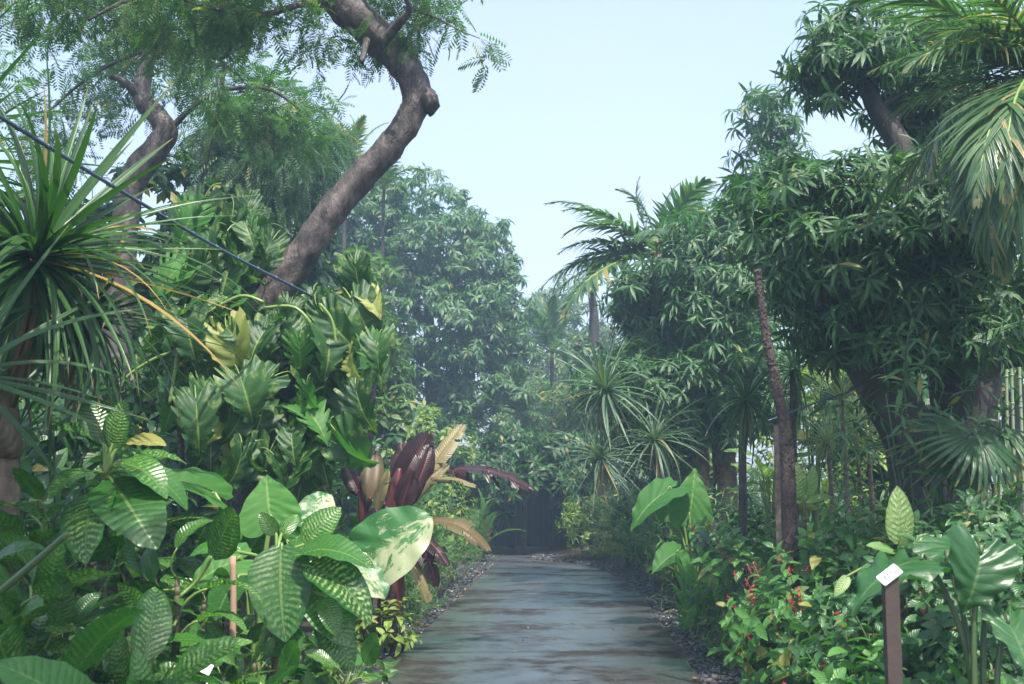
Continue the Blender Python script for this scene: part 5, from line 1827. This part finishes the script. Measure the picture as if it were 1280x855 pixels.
hb = gp(P(640, 600, 25.6).x, 25.6)  # crown added and spread forward to shade the boards
leafy_tree('overhanging_tree', 'low spreading tree added so its dark crown shades the fence', [[(hb, .1), (hb + Vector((0, -.2, .9)), .09), (P(650, 590, 25.0), .07), (P(672, 565, 24.3), .03)]],
           [PB(672, 568, 24.0, 62, 26, 1.7), PB(640, 560, 24.2, 40, 26, 1.4), PB(715, 575, 24.0, 50, 28, 1.5), PB(700, 590, 22.8, 36, 18, .7), PB(655, 592, 22.8, 30, 14, .7)], 900, 8, .26, 'mango_far', M['under'], M['bark_d'], 77, .2, -.3, .8, .6, 8)
for i, (px, py, Y, n, L, lab) in enumerate([(655, 600, 22.5, 14, .75, "bird's nest fern with broad hanging leaves over the fence"), (690, 608, 23.5, 14, .7, "bird's nest fern with pale leaves beside the screw pine")]):
    b = gp(P(px, 690, Y).x, Y + .4)
    t = thing('nest_fern', lab, 'fern', b)
    c = P(px, py, Y)
    tube_obj('stem', [b, b.lerp(c, .5), c], [.06, .05, .05], M['bark_d'], t, 8, 4)
    for k in range(n):
        az = k * 2.4
        el = R(60 - 80 * k / n)
        d = Vector((math.cos(az) * math.cos(el), math.sin(az) * math.cos(el), math.sin(el)))
        put_leaf(t, 'dieff_pale' if k % 3 == 0 else 'aloc' if k % 3 == 1 else 'dieff', c + d * .05, c + d * L, (0, 0, 1), wide=.6)

# ferns and cycad fronds low at the back
FERNS = [(560, 11.5, .75, 'fern', FR_FERN, 'fern with light green fronds beside the tattered banana'), (605, 13.5, .85, 'fern', FR_FERN, 'fern arching over the path edge before the bend'), (725, 18.5, 1.0, 'cycad', FR_CYC, 'dark cycad beside the fence under the screw pine'),
         (775, 17.0, 1.0, 'cycad', FR_CYC, 'dark cycad behind the variegated yellow shrubs'), (620, 20.0, 1.1, 'fern', FR_FERN, 'tall fern at the path bend in front of the fence'), (840, 12.0, .9, 'cycad', FR_CYC, 'dark cycad in front of the pale mango trunks'),
         (1250, 8.2, 1.0, 'cycad', FR_CYC, 'dark cycad in the shade of the forked tree')]
for px, Y, L, nm, fr, lab in FERNS:
    x = ground_at(px, Y)
    x = min(x, left_edge(Y) - .3) if px < 640 else max(x, right_edge(Y) + .5)
    b = gp(x, Y)
    palm(lab, b + Vector((0, 0, .25)), (x, Y), fr, 16, L, M['bark_d'], .06, (0, 75), int(px), name=nm + '_plant', cat=nm)


# ------------------------------------------------------------------ undergrowth that fills the beds behind the named plants
def undergrowth(name, label, boxes, n, mat, tpl, L, k, seed, hang=.5):
    r = random.Random(seed)
    pts, outs = [], []
    wts = [abs((b[1] - b[0]) * (b[3] - b[2])) * b[4] for b in boxes]
    while len(pts) < n:
        x0, x1, y0, y1, h = r.choices(boxes, wts)[0]
        x, y = r.uniform(x0, x1), r.uniform(y0, y1)
        hh = h * (.75 + .5 * noise.noise(Vector((x * .7, y * .7, seed))))
        z = hh * r.random() ** .7
        le, re = left_edge(y), right_edge(y)
        if y < 24 and le - .35 < x < max(re, le + .6) + .35:
            continue
        pts.append(Vector((x, y, ground_z(x, y) + z)))
        outs.append(Vector((r.gauss(0, .6), -.5, .5)))
    a = Acc()
    whorls(a, pts, outs, k, L, TPL[tpl], seed, .5, hang)
    o = link(name, a.mesh(name, mat))
    o['kind'] = 'stuff'
    o['label'] = label
    o['category'] = 'undergrowth'


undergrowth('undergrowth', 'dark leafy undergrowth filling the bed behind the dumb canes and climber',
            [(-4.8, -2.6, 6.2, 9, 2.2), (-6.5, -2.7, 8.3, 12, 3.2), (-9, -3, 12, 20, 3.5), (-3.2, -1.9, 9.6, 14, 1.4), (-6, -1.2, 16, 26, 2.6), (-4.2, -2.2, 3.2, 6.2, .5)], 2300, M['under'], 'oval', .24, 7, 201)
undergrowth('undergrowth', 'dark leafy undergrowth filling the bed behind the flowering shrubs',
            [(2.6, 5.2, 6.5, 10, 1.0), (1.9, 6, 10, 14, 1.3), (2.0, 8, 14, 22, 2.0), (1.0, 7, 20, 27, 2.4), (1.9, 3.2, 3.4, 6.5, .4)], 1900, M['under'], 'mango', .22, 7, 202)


def grass():
    tpl = strip_leaf(prof_strap, .06, 3, 0, 0, 1.0, -.2)
    r = random.Random(9)
    B, D, U, S = [], [], [], []
    for _ in range(240):
        y = r.uniform(6.6, 14)
        x = left_edge(y) - .12 - abs(r.gauss(0, .28)) if r.random() < .7 else right_edge(y) + .25 + abs(r.gauss(0, .2))
        for k in range(9):
            az = r.random() * 6.28
            el = R(r.uniform(25, 80))
            B.append((x + r.gauss(0, .02), y + r.gauss(0, .02), ground_z(x, y)))
            D.append((math.cos(az) * math.cos(el), math.sin(az) * math.cos(el), math.sin(el)))
            U.append((0, 0, 1.0))
            S.append(r.uniform(.05, .14))
    a = Acc()
    scatter(a, tpl, B, D, U, np.array(S), rng.random(len(S)))
    o = link('grass', a.mesh('grass', M['fern']))
    o['kind'] = 'stuff'
    o['label'] = 'short grass tufts growing along the gravel edges'
    o['category'] = 'grass'


grass()

# ------------------------------------------------------------------ haze over the whole garden, standing in for lens glare too
a = Acc()
V, Fq = box_arrays(-82, 82, -42, 122, -1.3, 16.0)
a.add(V, Fq)
m, nt, new, lk = nodes('glare_haze')
vol = new('ShaderNodeVolumePrincipled')
vol.inputs['Color'].default_value = (.52, .77, 1.0, 1)
vol.inputs['Density'].default_value = 0.0052
vol.inputs['Anisotropy'].default_value = 0.2
out = new('ShaderNodeOutputMaterial')
lk(vol.outputs[0], out.inputs['Volume'])
hz = link('haze', a.mesh('haze', m, False))
hz['kind'] = 'stuff'
hz['label'] = 'thin bluish haze over the garden, standing in for lens glare too'
hz['category'] = 'haze'
